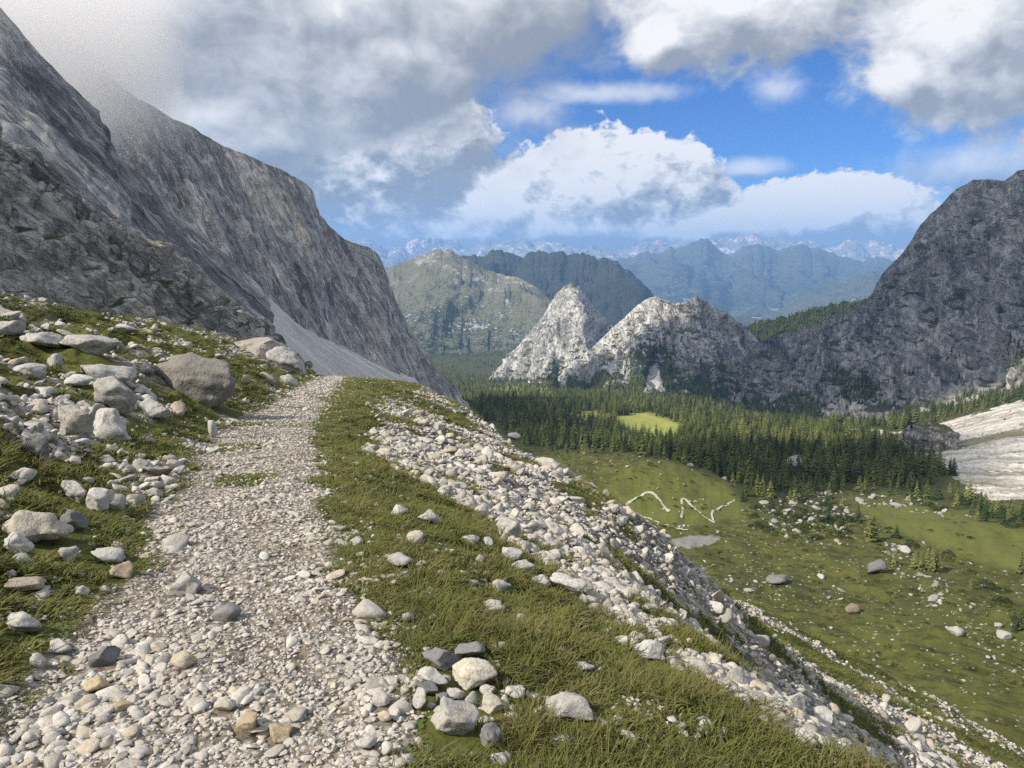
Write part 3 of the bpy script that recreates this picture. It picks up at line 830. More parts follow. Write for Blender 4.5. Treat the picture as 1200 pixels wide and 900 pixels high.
def build_ground():
    az = np.radians(np.r_[np.linspace(-180, -44, 50)[:-1], np.linspace(-44, 44, 780), np.linspace(44, 180, 50)[1:-1]])
    r = np.r_[0.25, np.geomspace(0.7, 12000, 640)]
    R_, A_ = np.meshgrid(r, az, indexing='ij')
    x = R_ * np.sin(A_); y = R_ * np.cos(A_)
    z = ground_z(x, y)
    V = np.stack([x, y, z], -1)
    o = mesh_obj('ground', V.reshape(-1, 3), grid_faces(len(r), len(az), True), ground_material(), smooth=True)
    path, rub, e, d, s = zones(x, y)
    px, py = to_px(V)
    j = 5.0 * fbm(xy0(x, y, 30.0), 3, 81); 
    front = y > 60
    jt = fbm(xy0(x, y, 7.0), 2, 82)
    def msk(poly, jit=1.0):
        a = np.zeros(px.shape)
        for k in range(9):
            a += inside(poly, px + j * jit + 7 * jit * math.cos(k * 0.7 + k) + 3 * jit * jt, py + j * 0.4 * jit + 2.2 * jit * math.sin(k * 1.3) + 1.5 * jit * jt)
        return a / 9 * front
    gl = np.maximum(msk(GLADE), 0.75 * msk(GLADE2)); gl = np.maximum(gl, 0.8 * msk(VALE))
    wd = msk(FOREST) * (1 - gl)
    wd = np.maximum(wd, ((y > 1250) * 0.8))
    sc = msk(SCREE_R); sc = np.maximum(sc, 0)
    pan = np.maximum(msk(PAN, .8), 0.9 * msk(CHUTE, .8))
    foot = (x > 0.27 * y) & (y > 880) & (px > 880) & (py < 530)
    fq = fbm(np.stack([(x * 0.6 + y * 0.8) / 90.0, (x * 0.8 - y * 0.6) / 400.0, 0 * x], -1), 4, 87)
    sc = np.maximum(sc, foot * sst(fq, 0.05, 0.5) * 0.62); wd = np.maximum(wd, foot * 1.0)
    wd = wd * (1 - sc)
    for k, vv in (('path', path), ('rubble', rub), ('scree', sc), ('wood', wd), ('glade', gl * (1 - sc)), ('flat', np.maximum(msk(FLAT), msk(SUNLIT_KNOLL))), ('pan', pan)):
        add_attr(o, k, vv)
    tag(o, 'alpine mountainside and valley floor', kind='structure')
    return o


build_ground()


# ------------------------------------------------------------------ stones
def stone_material(name, lo, hi, tan, lichen=0.35):
    m, t, b = material(name)
    tc = X(t, t.new('ShaderNodeTexCoord').outputs['Object'])
    oi = t.new('ShaderNodeObjectInfo'); rnd = X(t, oi.outputs['Random'])
    v = t.vmath('ADD', tc, t.comb(rnd * 37.0, rnd * 11.0, rnd * 5.0))
    n1 = t.noise(v, 1.1, 6, 0.6); n2 = t.noise(v, 4.0, 6, 0.68); n3 = t.noise(v, 15.0, 3, 0.7)
    r2 = t.math('FRACT', rnd * 7.31); r3 = t.math('FRACT', rnd * 23.7)
    col = t.mix((n1 * 0.6 + r2 * 0.6 - 0.1).clamp(), lo, hi)
    col = t.mix(t.ss(r3 + (n1 - 0.5) * 0.5, 0.80, 0.95) * 0.75, col, tan)
    col = t.mix(t.ss(n2 + (n1 - 0.5) * 0.5, 0.56, 0.68) * lichen, col, (0.13, 0.125, 0.11))
    col = t.mix(t.ss((t.noise(v, 1.9, 5, 0.6) - 0.5).abs(), 0.03, 0.0) * 0.45, col, (0.10, 0.095, 0.085))
    col = t.mix(t.ss(n3, 0.35, 0.7) * 0.45, col, (0.5, 0.5, 0.5), 'OVERLAY')
    t.put(b.inputs['Base Color'], col)
    t.put(b.inputs['Normal'], t.bump(n1 * 0.6 + n2 * 0.5 + n3 * 0.2, 0.85, t.obj_scale() * 0.16))
    return m


m_stone = stone_material('limestone_stone', (0.30, 0.28, 0.24), (0.64, 0.615, 0.56), (0.46, 0.39, 0.29), 0.28)
m_boulder = stone_material('limestone_boulder', (0.31, 0.30, 0.275), (0.60, 0.59, 0.55), (0.38, 0.32, 0.24), 0.5)
m_brown = stone_material('brown_limestone', (0.14, 0.132, 0.118), (0.33, 0.31, 0.275), (0.27, 0.22, 0.16), 0.7)
m_tan = stone_material('tan_limestone', (0.33, 0.26, 0.17), (0.48, 0.40, 0.28), (0.42, 0.31, 0.18), 0.25)
m_greyst = stone_material('grey_limestone', (0.15, 0.15, 0.15), (0.26, 0.26, 0.26), (0.22, 0.2, 0.18), 0.3)
m_cream = stone_material('cream_limestone', (0.42, 0.39, 0.32), (0.58, 0.55, 0.46), (0.45, 0.35, 0.2), 0.4)

_ICO = {}


def ico(sub):
    if sub not in _ICO:
        bm = bmesh.new(); bmesh.ops.create_icosphere(bm, subdivisions=sub, radius=1.0)
        v = np.array([p.co[:] for p in bm.verts]); f = np.array([[q.index for q in p.verts] for p in bm.faces]); bm.free()
        _ICO[sub] = (v, f)
    return _ICO[sub]


def stone_shape(seed, sub=2, cuts=9, rough=0.10, flat=0.7, layers=0.0):
    r = np.random.default_rng(seed)
    v, f = ico(sub); v = v.copy()
    for k in range(cuts):
        n = r.normal(size=3); n /= np.linalg.norm(n); d = r.uniform(0.42, 0.80)
        ex = np.maximum(v @ n - d, 0); v = v - ex[:, None] * n * 0.97
    v = v * np.array([1.0, r.uniform(0.62, 0.95), flat * r.uniform(0.75, 1.15)])
    nn = v / (np.linalg.norm(v, axis=1)[:, None] + 1e-6)
    off = rough * fbm(v * 1.7, 3, seed % 50) + rough * 0.35 * fbm(v * 6.0, 2, seed % 37)
    if layers: off = off + layers * np.sign(np.sin(v[:, 2] * 16 + 2.5 * perlin(v * 1.1, seed % 31)))
    v = v + nn * off[:, None]
    return v / np.abs(v).max(), f


def proto(name, seed, mat, **kw):
    v, f = stone_shape(seed, **kw)
    return mesh_obj(name, v, f, mat, link=False)


P_STONE = [proto('stone', 100 + i, m_stone, sub=2 if i % 2 else 3, rough=0.05, cuts=11, flat=0.46 + 0.06 * (i % 4)) for i in range(14)]
m_field = stone_material('meadow_limestone', (0.22, 0.22, 0.205), (0.50, 0.49, 0.46), (0.34, 0.30, 0.22), 0.55)
P_FIELD = [proto('stone', 240 + i, m_field, sub=3, rough=0.10, flat=0.70, cuts=10, layers=0.012) for i in range(10)]
P_ROCK = [proto('stone', 200 + i, m_boulder, sub=3, rough=0.10, flat=0.66, cuts=11, layers=0.012) for i in range(12)]


def where_trail(p, sc):
    r = math.hypot(p[0], p[1])
    return 'at the near end of the trail' if r < 2.8 else 'where the trail is broad' if r < 4.2 else 'where the trail narrows' if r < 8 else 'far along the trail'


def where_slope(p, sc):
    e = p[0] - path_x(p[1]) - HALF; s_ = e - crest_e(p[1]); r = math.hypot(p[0], p[1])
    if s_ > 4: return 'on the grassy lower slope'
    return 'at the grassy lip near the stone heap' if r < 5.5 else 'below the long white ledge' if r < 9 else 'midway to the skyline' if r < 18 else 'near the skyline of the slope'


def where_bank(p, sc):
    d = path_x(p[1]) - HALF - p[0]; r = math.hypot(p[0], p[1])
    a = 'by the trail edge' if d < 1.5 else 'halfway up the bank' if d < 4.5 else 'under the skyline'
    return a + (' beside the cream boulder' if r < 7 else ' beside the brown rock' if r < 18 else ' beyond the brown rock')


def where_meadow(p, sc):
    px, py = to_px(np.asarray(p)); 
    if px < 880 and py < 620: return 'on the green knoll with the zigzag path'
    if py < 625: return 'along the margin of the spruce wood'
    return 'below the grey scree patch' if px < 900 else 'among the dwarf pines' if px > 1040 and py < 740 else 'on the open lower pasture'


def where_wood(p, sc):
    px, py = to_px(np.asarray(p))
    return 'behind the green knoll' if px < 850 else 'around the tall pale boulder in the wood' if px < 1000 else 'before the bright scree' if py < 600 else 'above the flat meadow'


def size_word(sc, lo, hi):
    m = (sc[0] + sc[1]); return 'small' if m < lo else 'large' if m > hi else 'middling'


def shape_word(sc): return 'flat' if sc[2] < 0.72 * min(sc[0], sc[1]) else 'blocky' if sc[2] > 1.0 * min(sc[0], sc[1]) else 'rounded'


def copies(n, protos, name, pos, rot, scl, idx, label, cat, group):
    m = scl[:n, 0] + scl[:n, 1]; lo, hi = (np.quantile(m, 0.3), np.quantile(m, 0.8)) if n else (0, 0)
    for i in range(n):
        o = protos[idx[i]].copy(); o.name = name
        C.objects.link(o)
        o.location = pos[i]; o.rotation_euler = rot[i]; o.scale = scl[i]
        o['label'] = '%s %s %s %s' % (size_word(scl[i], lo, hi), shape_word(scl[i]), label[0], label[1](pos[i], scl[i])); o['category'] = cat; o['group'] = group


def slope_tilt(x, y, h=0.15):
    gx = (ground_z(x + h, y) - ground_z(x - h, y)) / (2 * h); gy = (ground_z(x, y + h) - ground_z(x, y - h)) / (2 * h)
    return np.arctan(gy), -np.arctan(gx)


def spread(n, r0, r1, half=40.0, r_pow=0.0):
    r = np.exp(RNG.uniform(math.log(r0), math.log(r1), n)); a = np.radians(RNG.uniform(-half, half, n))
    return r * np.sin(a), r * np.cos(a), r


def stone_set(x, y, size, protos, sink=0.35, tilt=0.5, flat=1.0):
    n = len(x); z = ground_z(x, y)
    rx, ry = slope_tilt(x, y)
    rot = np.stack([rx + RNG.normal(0, 0.25, n), ry + RNG.normal(0, 0.25, n), RNG.uniform(0, 6.28, n)], -1)
    asp = RNG.uniform(0.75, 1.25, (n, 3)); asp[:, 2] *= flat
    scl = size[:, None] * 0.5 * asp
    pos = np.stack([x, y, z + scl[:, 2] * 0.62 * (1 - 2 * sink)], -1)
    return pos, rot, scl, RNG.integers(0, len(protos), n)


def in_view(pos, size, margin=0.0):
    px, py = to_px(pos)
    return (px > -margin) & (px < 1200 + margin) & (py > 0) & (py < 900 + margin) & (pos[:, 1] > 0.5)


def split_set(pos, rot, scl, idx, r, protos, n_ind, name, stuff_name, label, cat, group, stuff_label, rmin=0.0):
    vis = in_view(pos, scl)
    show = np.where(vis, scl[:, 0] * scl[:, 2] / np.linalg.norm(pos, axis=1) ** 2, 0)
    order = np.argsort(-show); top = order[:n_ind]; rest = order[n_ind:]
    if n_ind: copies(len(top), protos, name, pos[top], rot[top], scl[top], idx[top], label, cat, group)
    scatter(stuff_name, pos[rest], rot[rest], scl[rest], idx[rest], protos, stuff_label)


def build_gravel():
    x, y, r = spread(150000, 1.7, 46)
    path, rub, e, d, s = zones(x, y)
    near = np.clip(r / 6, 1, 4)
    # a band of loose stones along both edges too
    fringe = np.exp(-np.maximum(np.maximum(e, d), 0) / 0.16) * 0.5 + np.exp(-np.maximum(d, 0) / 0.55) * 0.18
    keep = RNG.random(len(x)) < np.maximum(path * (0.9 + 0 * r), fringe * 0.8)
    keep &= np.abs(np.degrees(np.arctan2(x, y)) + 12) < 30
    for (hx, hy, hw) in SEATS:
        keep &= ((x - hx) ** 2 + ((y - hy) * 0.8 + hw * 0.1) ** 2 > (hw * 0.5) ** 2)
    x, y, r = x[keep], y[keep], r[keep]
    size = np.clip(np.exp(RNG.normal(math.log(0.023), 0.50, len(x))), 0.010, 0.09)
    size *= 0.62 + 0.75 * sst(fbm(xy0(x, y, 0.55), 3, 71), -0.45, 0.5)
    big = RNG.random(len(x)) < 0.02; size = np.where(big, size * 1.9, size)
    size = np.maximum(size, r * 0.0034)
    pos, rot, scl, idx = stone_set(x, y, size, P_STONE, sink=0.36, flat=0.9)
    split_set(pos, rot, scl, idx, r, P_STONE, 290, 'path_stone', 'gravel',
              ('whitish pebble in the gravel', where_trail), 'stone', 'loose stones of the gravel trail', 'pale limestone gravel covering the trail')
    print('gravel', len(x))


def build_rubble():
    x, y, r = spread(120000, 2.0, 90, 41)
    path, rub, e, d, s = zones(x, y)
    right = e > 0
    keep = (RNG.random(len(x)) < rub ** 1.2) & (path < 0.4)
    for (hx, hy, hw) in SEATS:
        keep &= ((x - hx) ** 2 + ((y - hy) * 0.8 + hw * 0.1) ** 2 > (hw * 0.6) ** 2)
    x, y, r, e, d, s, right = [q[keep] for q in (x, y, r, e, d, s, right)]
    n = len(x)
    size = np.exp(RNG.normal(math.log(0.07), 0.65, n))
    size = np.where(s > 6, size * 2.2, size)
    size = np.clip(size, 0.03, 0.55); size = np.minimum(size, r * 0.026); size = np.maximum(size, r * 0.0042)
    size = np.where((s > 5) & (RNG.random(n) < 0.7), np.minimum(size, r * 0.0075), size)
    pos, rot, scl, idx = stone_set(x, y, size, P_STONE, sink=0.30)
    R = right
    split_set(pos[R], rot[R], scl[R], idx[R], r[R], P_STONE, 280, 'rubble_stone', 'rubble',
              ('white block in the rubble', where_slope), 'stone', 'blocks of the rubble slope below the trail', 'pale limestone rubble of the slope below the trail')
    L = ~R
    split_set(pos[L], rot[L], scl[L], idx[L], r[L], P_STONE, 200, 'bank_stone', 'bank_rubble',
              ('pale block among turf', where_bank), 'stone', 'blocks of the bank above the trail', 'pale limestone rubble of the bank above the trail')
    print('rubble', n)


def build_scree_blocks():
    x, y, r = spread(26000, 420, 1150, 42)
    px, py = to_px(np.stack([x, y, ground_z(x, y)], -1))
    k = inside(SCREE_R, px, py) & (RNG.random(len(x)) < 0.25 + 0.75 * sst(fbm(xy0(x, y, 55.0), 3, 97), -0.2, 0.5))
    x, y, r = x[k], y[k], r[k]
    size = np.clip(np.exp(RNG.normal(math.log(0.0016), 0.6, len(x))) * r, 0.5, 5.0)
    pos, rot, scl, idx = stone_set(x, y, size, P_FIELD, sink=0.3)
    scatter('scree_blocks', pos, rot, scl, idx, P_FIELD, 'pale blocks lying in the bright scree beyond the wood')


def build_outcrops():
    """larger limestone blocks breaking out of the bank"""
    x, y, r = spread(5200, 4.0, 48, 41)
    path, rub, e, d, s = zones(x, y)
    n1 = fbm(xy0(x, y, 2.4), 3, 91)
    keep = (d > 0.7) & (d < 13) & (n1 > 0.14)
    for (hx, hy, hw) in SEATS:
        keep &= ((x - hx) ** 2 + (y - hy + hw * 0.3) ** 2 > (hw * 0.75) ** 2)
    x, y, r, d = x[keep], y[keep], r[keep], d[keep]
    size = np.clip(np.exp(RNG.normal(math.log(0.25), 0.5, len(x))), 0.12, 0.8) * np.clip(0.35 + r / 22, 0.4, 1.0)
    pos, rot, scl, idx = stone_set(x, y, size, P_ROCK, sink=0.44, flat=0.8)
    vis = in_view(pos, scl)
    o = np.argsort(-np.where(vis, scl[:, 0] / r, 0))[:170]
    copies(len(o), P_ROCK, 'bank_boulder', pos[o], rot[o], scl[o], idx[o],
           ('weathered boulder set in turf', where_bank), 'boulder', 'boulders of the bank above the trail')


def build_meadow_boulders():
    x, y, r = spread(70000, 60, 470, 41)
    px, py = to_px(np.stack([x, y, ground_z(x, y)], -1))
    n1 = fbm(xy0(x, y, 42.0), 3, 95)
    band = inside([(880, 585), (960, 588), (1010, 592), (1100, 600), (1180, 620), (1200, 640), (1130, 606), (1010, 596), (1030, 640), (1100, 700), (1200, 760), (1200, 690), (1120, 650), (1060, 640), (1010, 606), (985, 625), (930, 618)], px, py)
    band2 = inside([(1030, 630), (1075, 650), (1120, 690), (1160, 720), (1200, 735), (1200, 790), (1150, 765), (1090, 715), (1040, 665)], px, py)
    band3 = inside([(880, 590), (960, 575), (1010, 590), (1000, 640), (960, 640), (900, 625)], px, py)
    band4 = inside([(1005, 575), (1060, 580), (1110, 596), (1105, 606), (1040, 596), (1005, 592)], px, py)
    flat = inside(FLAT, px, py); wood = inside(FOREST, px, py)
    dens = np.clip(0.03 + 0.30 * sst(n1 + 0.5 * fbm(xy0(x, y, 12.0), 2, 96), 0.05, 0.8), 0, 1)
    dens = np.where(flat, 0.0, dens); dens = np.where(wood, 0.02, dens)
    dens = np.where(band2 | band3 | band4, 0.34, dens)
    _, rub, e, d, s = zones(x, y)
    keep = (RNG.random(len(x)) < dens) & (py > 520) & (py < 905) & (px > 560) & (e > 10)
    kb = (band2 | band3 | band4)[keep]
    x, y, r = x[keep], y[keep], r[keep]
    size = np.exp(RNG.normal(math.log(0.0036), 0.6, len(x))) * r * 0.8
    size = np.clip(size, 0.35, 4.2) * np.where(kb, 1.35, 1.0)
    pos, rot, scl, idx = stone_set(x, y, size, P_FIELD, sink=0.36, flat=0.85)
    split_set(pos, rot, scl, idx, r, P_FIELD, 260, 'meadow_boulder', 'scattered_rocks',
              ('pale boulder in the grass', where_meadow), 'boulder', 'boulders strewn over the valley meadow', 'pale rocks strewn over the valley meadow')
    print('meadow boulders', len(x))


SEATS = []


def hero(p, px, py, w, h, label, mat=None, name='boulder', group=None, seed=None, flat=None, layers=0.015, sub=4, rz=None, sink=0.25, cuts=13, rough=0.10):
    """one stone that can be singled out: seated on the ground under a point of the photograph, w x h photo pixels"""
    rr = float(np.linalg.norm(p - np.array([0, 0, EYE])))
    W = w / FPX * rr; H = h / FPX * rr
    sd = seed if seed is not None else int(px * 7 + py * 13)
    fl = min(1.1, max(0.35, H / W * 1.15))
    v, f = stone_shape(sd, sub=sub, cuts=cuts, rough=rough, flat=fl, layers=layers)
    o = mesh_obj(name, v, f, mat or m_boulder)
    rx, ry = slope_tilt(p[0], p[1], 0.3)
    o.location = (p[0], p[1] + W * 0.25, p[2] + H * 0.30)
    if rr < 60: SEATS.append((p[0], p[1] + W * 0.25, W))
    o.scale = (W * 0.53,) * 3
    o.rotation_euler = (rx * 0.5, ry * 0.5, rz if rz is not None else (sd % 5 - 2) * 0.25)
    tag(o, label, 'boulder' if W > 0.25 else 'stone', group)
    return o


def build_heroes():
    B = m_boulder
    L = [
        (231, 451, 90, 54, 'large brown shaded rock bulging from the bank beside the trail', m_brown),
        (80, 497, 44, 40, 'rounded grey boulder under an overhanging lip of turf', B),
        (40, 527, 30, 34, 'upright grey slab leaning below the rounded grey boulder', m_greyst),
        (123, 505, 42, 22, 'flat topped pale block beside the rounded grey boulder', B),
        (130, 472, 48, 28, 'white block with a dark cleft above the flat topped pale block', B),
        (180, 483, 34, 24, 'pale angular block beneath a mossy brown lip of turf', B),
        (60, 425, 24, 20, 'small pointed white boulder alone in the turf of the upper bank', B),
        (30, 438, 38, 16, 'low white slab at the edge of the upper turf', B),
        (86, 447, 30, 12, 'thin white slab lying flat in turf like a step', B),
        (98, 404, 60, 24, 'broad white bedrock hump near the top of the bank', B),
        (118, 441, 56, 20, 'long sloping white slab in the middle of the bank', B),
        (40, 401, 46, 13, 'row of low white rock just under the grassy skyline', B),
        (147, 386, 24, 15, 'pointed white boulder standing on the skyline of the bank', B),
        (336, 445, 21, 18, 'round white boulder at the edge of the trail far ahead', B),
        (334, 424, 48, 26, 'layered white bedrock at the crest beside the trail', B),
        (300, 411, 62, 10, 'long low white ledge along the crest of the bank', B),
        (247, 504, 20, 24, 'upright white block at the foot of the bulging brown rock', B),
        (180, 554, 32, 14, 'brownish flat slab at the foot of the bank', m_brown),
        (40, 626, 66, 36, 'big smooth cream boulder under a turf overhang at the trail side', m_cream),
        (20, 642, 30, 22, 'white block in front of the big smooth cream boulder', B),
        (113, 590, 30, 28, 'tilted white block at the bottom of the bank', B),
        (133, 590, 22, 18, 'squat white block touching the tilted one at the bottom of the bank', B),
        (83, 578, 32, 26, 'grey white block above the tilted block at the bottom of the bank', B),
        (82, 612, 30, 32, 'dark streaked boulder just right of the big smooth cream boulder', m_greyst),
        (75, 652, 26, 14, 'bright white stone in the grass between cream boulder and trail', B),
        (120, 652, 44, 14, 'flat light rock poking through grass beside the trail', B),
        (140, 672, 24, 16, 'tan slab propped on a pebble at the grassy trail edge', m_tan),
        (15, 735, 44, 20, 'white rock breaking through the turf at the frame edge', B),
        (22, 690, 34, 12, 'thin white slab in the turf left of the trail', B),
        (63, 760, 32, 13, 'long pale slab lying across the stony trail edge', B),
        (42, 778, 20, 16, 'rounded grey white stone in grass at the trail edge', B),
        (115, 776, 30, 16, 'grey brown slab among the trail gravel', m_greyst),
        (110, 805, 24, 20, 'cream cobble amid the gravel of the trail', m_cream),
        (140, 829, 20, 14, 'orange tinted cobble amid the gravel of the trail', m_tan),
        (212, 779, 30, 15, 'flat cream cobble in the middle of the trail', m_cream),
        (287, 852, 26, 30, 'large tan cobble standing out of the trail gravel', m_tan),
        (327, 861, 30, 20, 'brown tan cobble beside the large tan cobble', m_tan),
        (264, 724, 30, 15, 'dark grey flat stone in the middle of the trail', m_greyst),
        (214, 690, 34, 22, 'bluish white slab in the trail where it narrows', B),
        (97, 861, 20, 16, 'small cream stone near the lower edge of the trail', m_cream),
        (263, 830, 24, 16, 'pale cream stone in front of the tan cobbles', m_cream),
        # cairn in the grass
        (545, 766, 42, 20, 'grey flat stone on top of the little stone heap', m_greyst),
        (553, 797, 52, 36, 'big cream stone with ochre stain in the little stone heap', m_cream),
        (527, 848, 60, 50, 'large white block with black lichen at the front of the stone heap', B),
        (490, 822, 24, 24, 'smooth white stone at the near end of the stone heap', B),
        (516, 776, 40, 20, 'grey rounded stone behind the stone heap', m_greyst),
        (506, 798, 36, 20, 'white stone leaning on the flank of the stone heap', B),
        (502, 812, 34, 12, 'thin flat grey slab in the flank of the stone heap', m_greyst),
        (518, 820, 16, 16, 'small grey stone wedged in the stone heap', m_greyst),
        (535, 815, 22, 18, 'white chunk below the big cream stone', B),
        (554, 822, 20, 24, 'upright white chunk beside the lichen covered block', B),
        (577, 828, 32, 20, 'cream brown stone at the downhill foot of the stone heap', m_cream),
        (573, 812, 20, 14, 'small white stone tucked under the big cream stone', B),
        (575, 868, 30, 28, 'smooth grey stone beside the lichen covered block', m_greyst),
        (607, 814, 26, 15, 'single white stone in grass just past the stone heap', B),
        (669, 836, 56, 26, 'long white wedge shaped rock lying in the grass', B),
        (685, 784, 24, 14, 'pale grey stone half sunk in the grass of the slope', B),
        (577, 713, 22, 13, 'grey stone in the grass above the stone heap', B),
        (470, 659, 32, 14, 'flat white rock in grass beside the trail with a shadowed flank', B),
        (562, 656, 14, 14, 'small white stone in grass just below the white ledges', B),
        (553, 684, 20, 11, 'white stone at the end of a half buried ledge in the grass', B),
        (587, 690, 24, 14, 'tilted white stone next to a half buried ledge in the grass', B),
        (417, 636, 16, 9, 'little white stone in grass by the trail bend', B),
        (477, 724, 14, 18, 'small upright white stone in the grass above the heap', B),
        (448, 823, 24, 18, 'white stone at the trail edge near the stone heap', B),
        (453, 843, 20, 14, 'pinkish white stone between trail and stone heap', m_cream),
        (430, 874, 24, 16, 'bright white stone at the grassy edge of the trail gravel', B),
        (453, 880, 16, 18, 'pointed white stone at the grassy edge of the trail gravel', B),
        (478, 872, 14, 12, 'small white stone in grass before the lichen covered block', B),
        (588, 896, 26, 16, 'white stone cut by the lower edge of the view', B),
        (738, 864, 20, 9, 'small pale stone low in the grass of the near slope', B),
        # white ledges at the lip of the slope
        (467, 600, 26, 12, 'white slab at the head of the ledges along the grass edge', B),
        (500, 608, 32, 14, 'flat white slab second down the grass edge', B),
        (553, 633, 22, 9, 'narrow white slab lying on the grass edge of the slope', B),
        (573, 638, 17, 15, 'pyramid shaped white stone on the grass edge of the slope', B),
        (593, 621, 34, 24, 'large pale block in the rubble above the white ledges', B),
        (598, 650, 28, 14, 'white ledge stone where grass meets rubble', B),
        (613, 666, 30, 14, 'white ledge stone below the pyramid shaped stone', B),
        (634, 682, 26, 16, 'square white ledge stone at the grass edge', B),
        (668, 690, 42, 16, 'long white ledge running along the grass edge', B),
        (684, 704, 16, 14, 'knob at the lower end of the long white ledge', B),
        (765, 768, 46, 14, 'low white ledge in the grass of the lower lip', B),
        (822, 787, 28, 14, 'white rounded ledge stone on the lower lip', B),
        (848, 806, 18, 16, 'wedge of white rock with a dark hole beneath', B),
        (867, 800, 26, 16, 'bright white boulder in the middle of the lower lip', B),
        (886, 817, 22, 12, 'flat white stone below the bright boulder of the lower lip', B),
        (871, 766, 20, 12, 'grey white boulder at the edge of the stone chute', B),
        (932, 831, 30, 28, 'tall fractured white block on the lip of the slope', B),
        (920, 854, 34, 16, 'low white block at the foot of the tall fractured one', B),
        (965, 853, 32, 22, 'rounded white block next to the tall fractured one', B),
        (988, 878, 28, 20, 'cracked white block lower on the lip of the slope', B),
        (1014, 888, 32, 20, 'last big white block where the lip leaves the view', B),
        (945, 872, 26, 14, 'white slab under the rounded block of the lip', B),
        # slope and valley
        (602, 512, 16, 11, 'pale squarish boulder on the skyline of the rubble slope', B),
        (645, 545, 34, 14, 'pale layered rock on the skyline of the rubble slope', B),
        (514, 501, 14, 11, 'white boulder in the turf of the far shoulder', B),
        (935, 546, 24, 22, 'tall pale boulder rising among the spruces', B),
        (951, 549, 14, 14, 'smaller pale boulder next to the tall one among the spruces', B),
        (984, 549, 9, 12, 'slim pale boulder in the spruces', B),
        (914, 680, 26, 13, 'broad grey boulder in the valley meadow with a dark hollow', m_greyst),
        (964, 676, 9, 8, 'bright white boulder in the valley meadow', B),
        (1028, 667, 20, 11, 'grey boulder at the end of the spruce clump', m_greyst),
        (1122, 741, 13, 10, 'round pale boulder alone on the lower meadow', B),
        (1181, 746, 15, 11, 'round pale boulder below the dwarf pines', B),
        (1001, 715, 16, 12, 'brown grey boulder tilted on the meadow slope', m_brown),
        (1075, 857, 20, 16, 'pale boulder on the grassy slope near the bottom', B),
    ]
    HP, _, _ = ray_hit([a[0] for a in L], [a[1] + a[3] * 0.35 for a in L])
    for a, p in zip(L, HP):
        px, py, w, h, lab, mat = a
        hero(p, px, py, w, h, lab, mat, 'boulder' if w > 24 else 'stone', sub=4 if w * h > 500 else 3)


# ------------------------------------------------------------------ grass
def grass_material():
    m, t, b = material('alpine_grass')
    oi = t.new('ShaderNodeObjectInfo'); rnd = X(t, oi.outputs['Random'])
    up = t.attr('tip')
    P = position(t)
    n = t.noise(P, 0.9, 4, 0.6); n2 = t.noise(P, 0.16, 3, 0.5)
    k = (n * 0.7 + n2 * 0.5 + rnd * 0.5 - 0.35).clamp()
    base = t.ramp(k, [(0.1, (0.040, 0.066, 0.013)), (0.45, (0.078, 0.104, 0.020)), (0.72, (0.130, 0.134, 0.032)), (0.95, (0.185, 0.155, 0.058))])
    col = t.mix(up * 0.45, base, (0.17, 0.145, 0.055))
    dry = t.ss(t.noise(P, 2.6, 4, 0.6) + (rnd - 0.5) * 0.35, 0.56, 0.70)
    col = t.mix(dry * 0.5, col, t.mix(up, (0.075, 0.052, 0.026), (0.22, 0.175, 0.085)))
    t.put(b.inputs['Base Color'], col)
    b.inputs['Roughness'].default_value = 0.7
    return m


def tuft(seed, n, spread_, h, mat, bend=0.5, w=0.006):
    r = np.random.default_rng(seed)
    V = []; F = []; T = []
    for i in range(n):
        a = r.uniform(0, 6.28); rad = spread_ * math.sqrt(r.random()); b0 = np.array([rad * math.cos(a), rad * math.sin(a), -0.02])
        la = a + r.normal(0, 0.9); hh = h * r.uniform(0.45, 1.1); bn = bend * r.uniform(0.3, 1.3)
        dx = np.array([math.cos(la), math.sin(la), 0]); side = np.array([-math.sin(la), math.cos(la), 0]) * w * r.uniform(0.7, 1.3)
        k0 = len(V)
        for s_, ww in ((0, 1.0), (0.4, 0.9), (0.75, 0.6)):
            c = b0 + dx * hh * bn * s_ ** 2 + np.array([0, 0, hh * (s_ - 0.25 * bn * s_ ** 2)])
            V += [c - side * ww, c + side * ww]; T += [s_, s_]
        c = b0 + dx * hh * bn * 1.1 + np.array([0, 0, hh * (1 - 0.32 * bn)]); V += [c, c]; T += [1, 1]
        for q in range(3): F.append([k0 + 2 * q, k0 + 2 * q + 1, k0 + 2 * q + 3, k0 + 2 * q + 2])
    o = mesh_obj('tuft', V, F, mat, link=False, smooth=True)
    add_attr(o, 'tip', T)
    return o


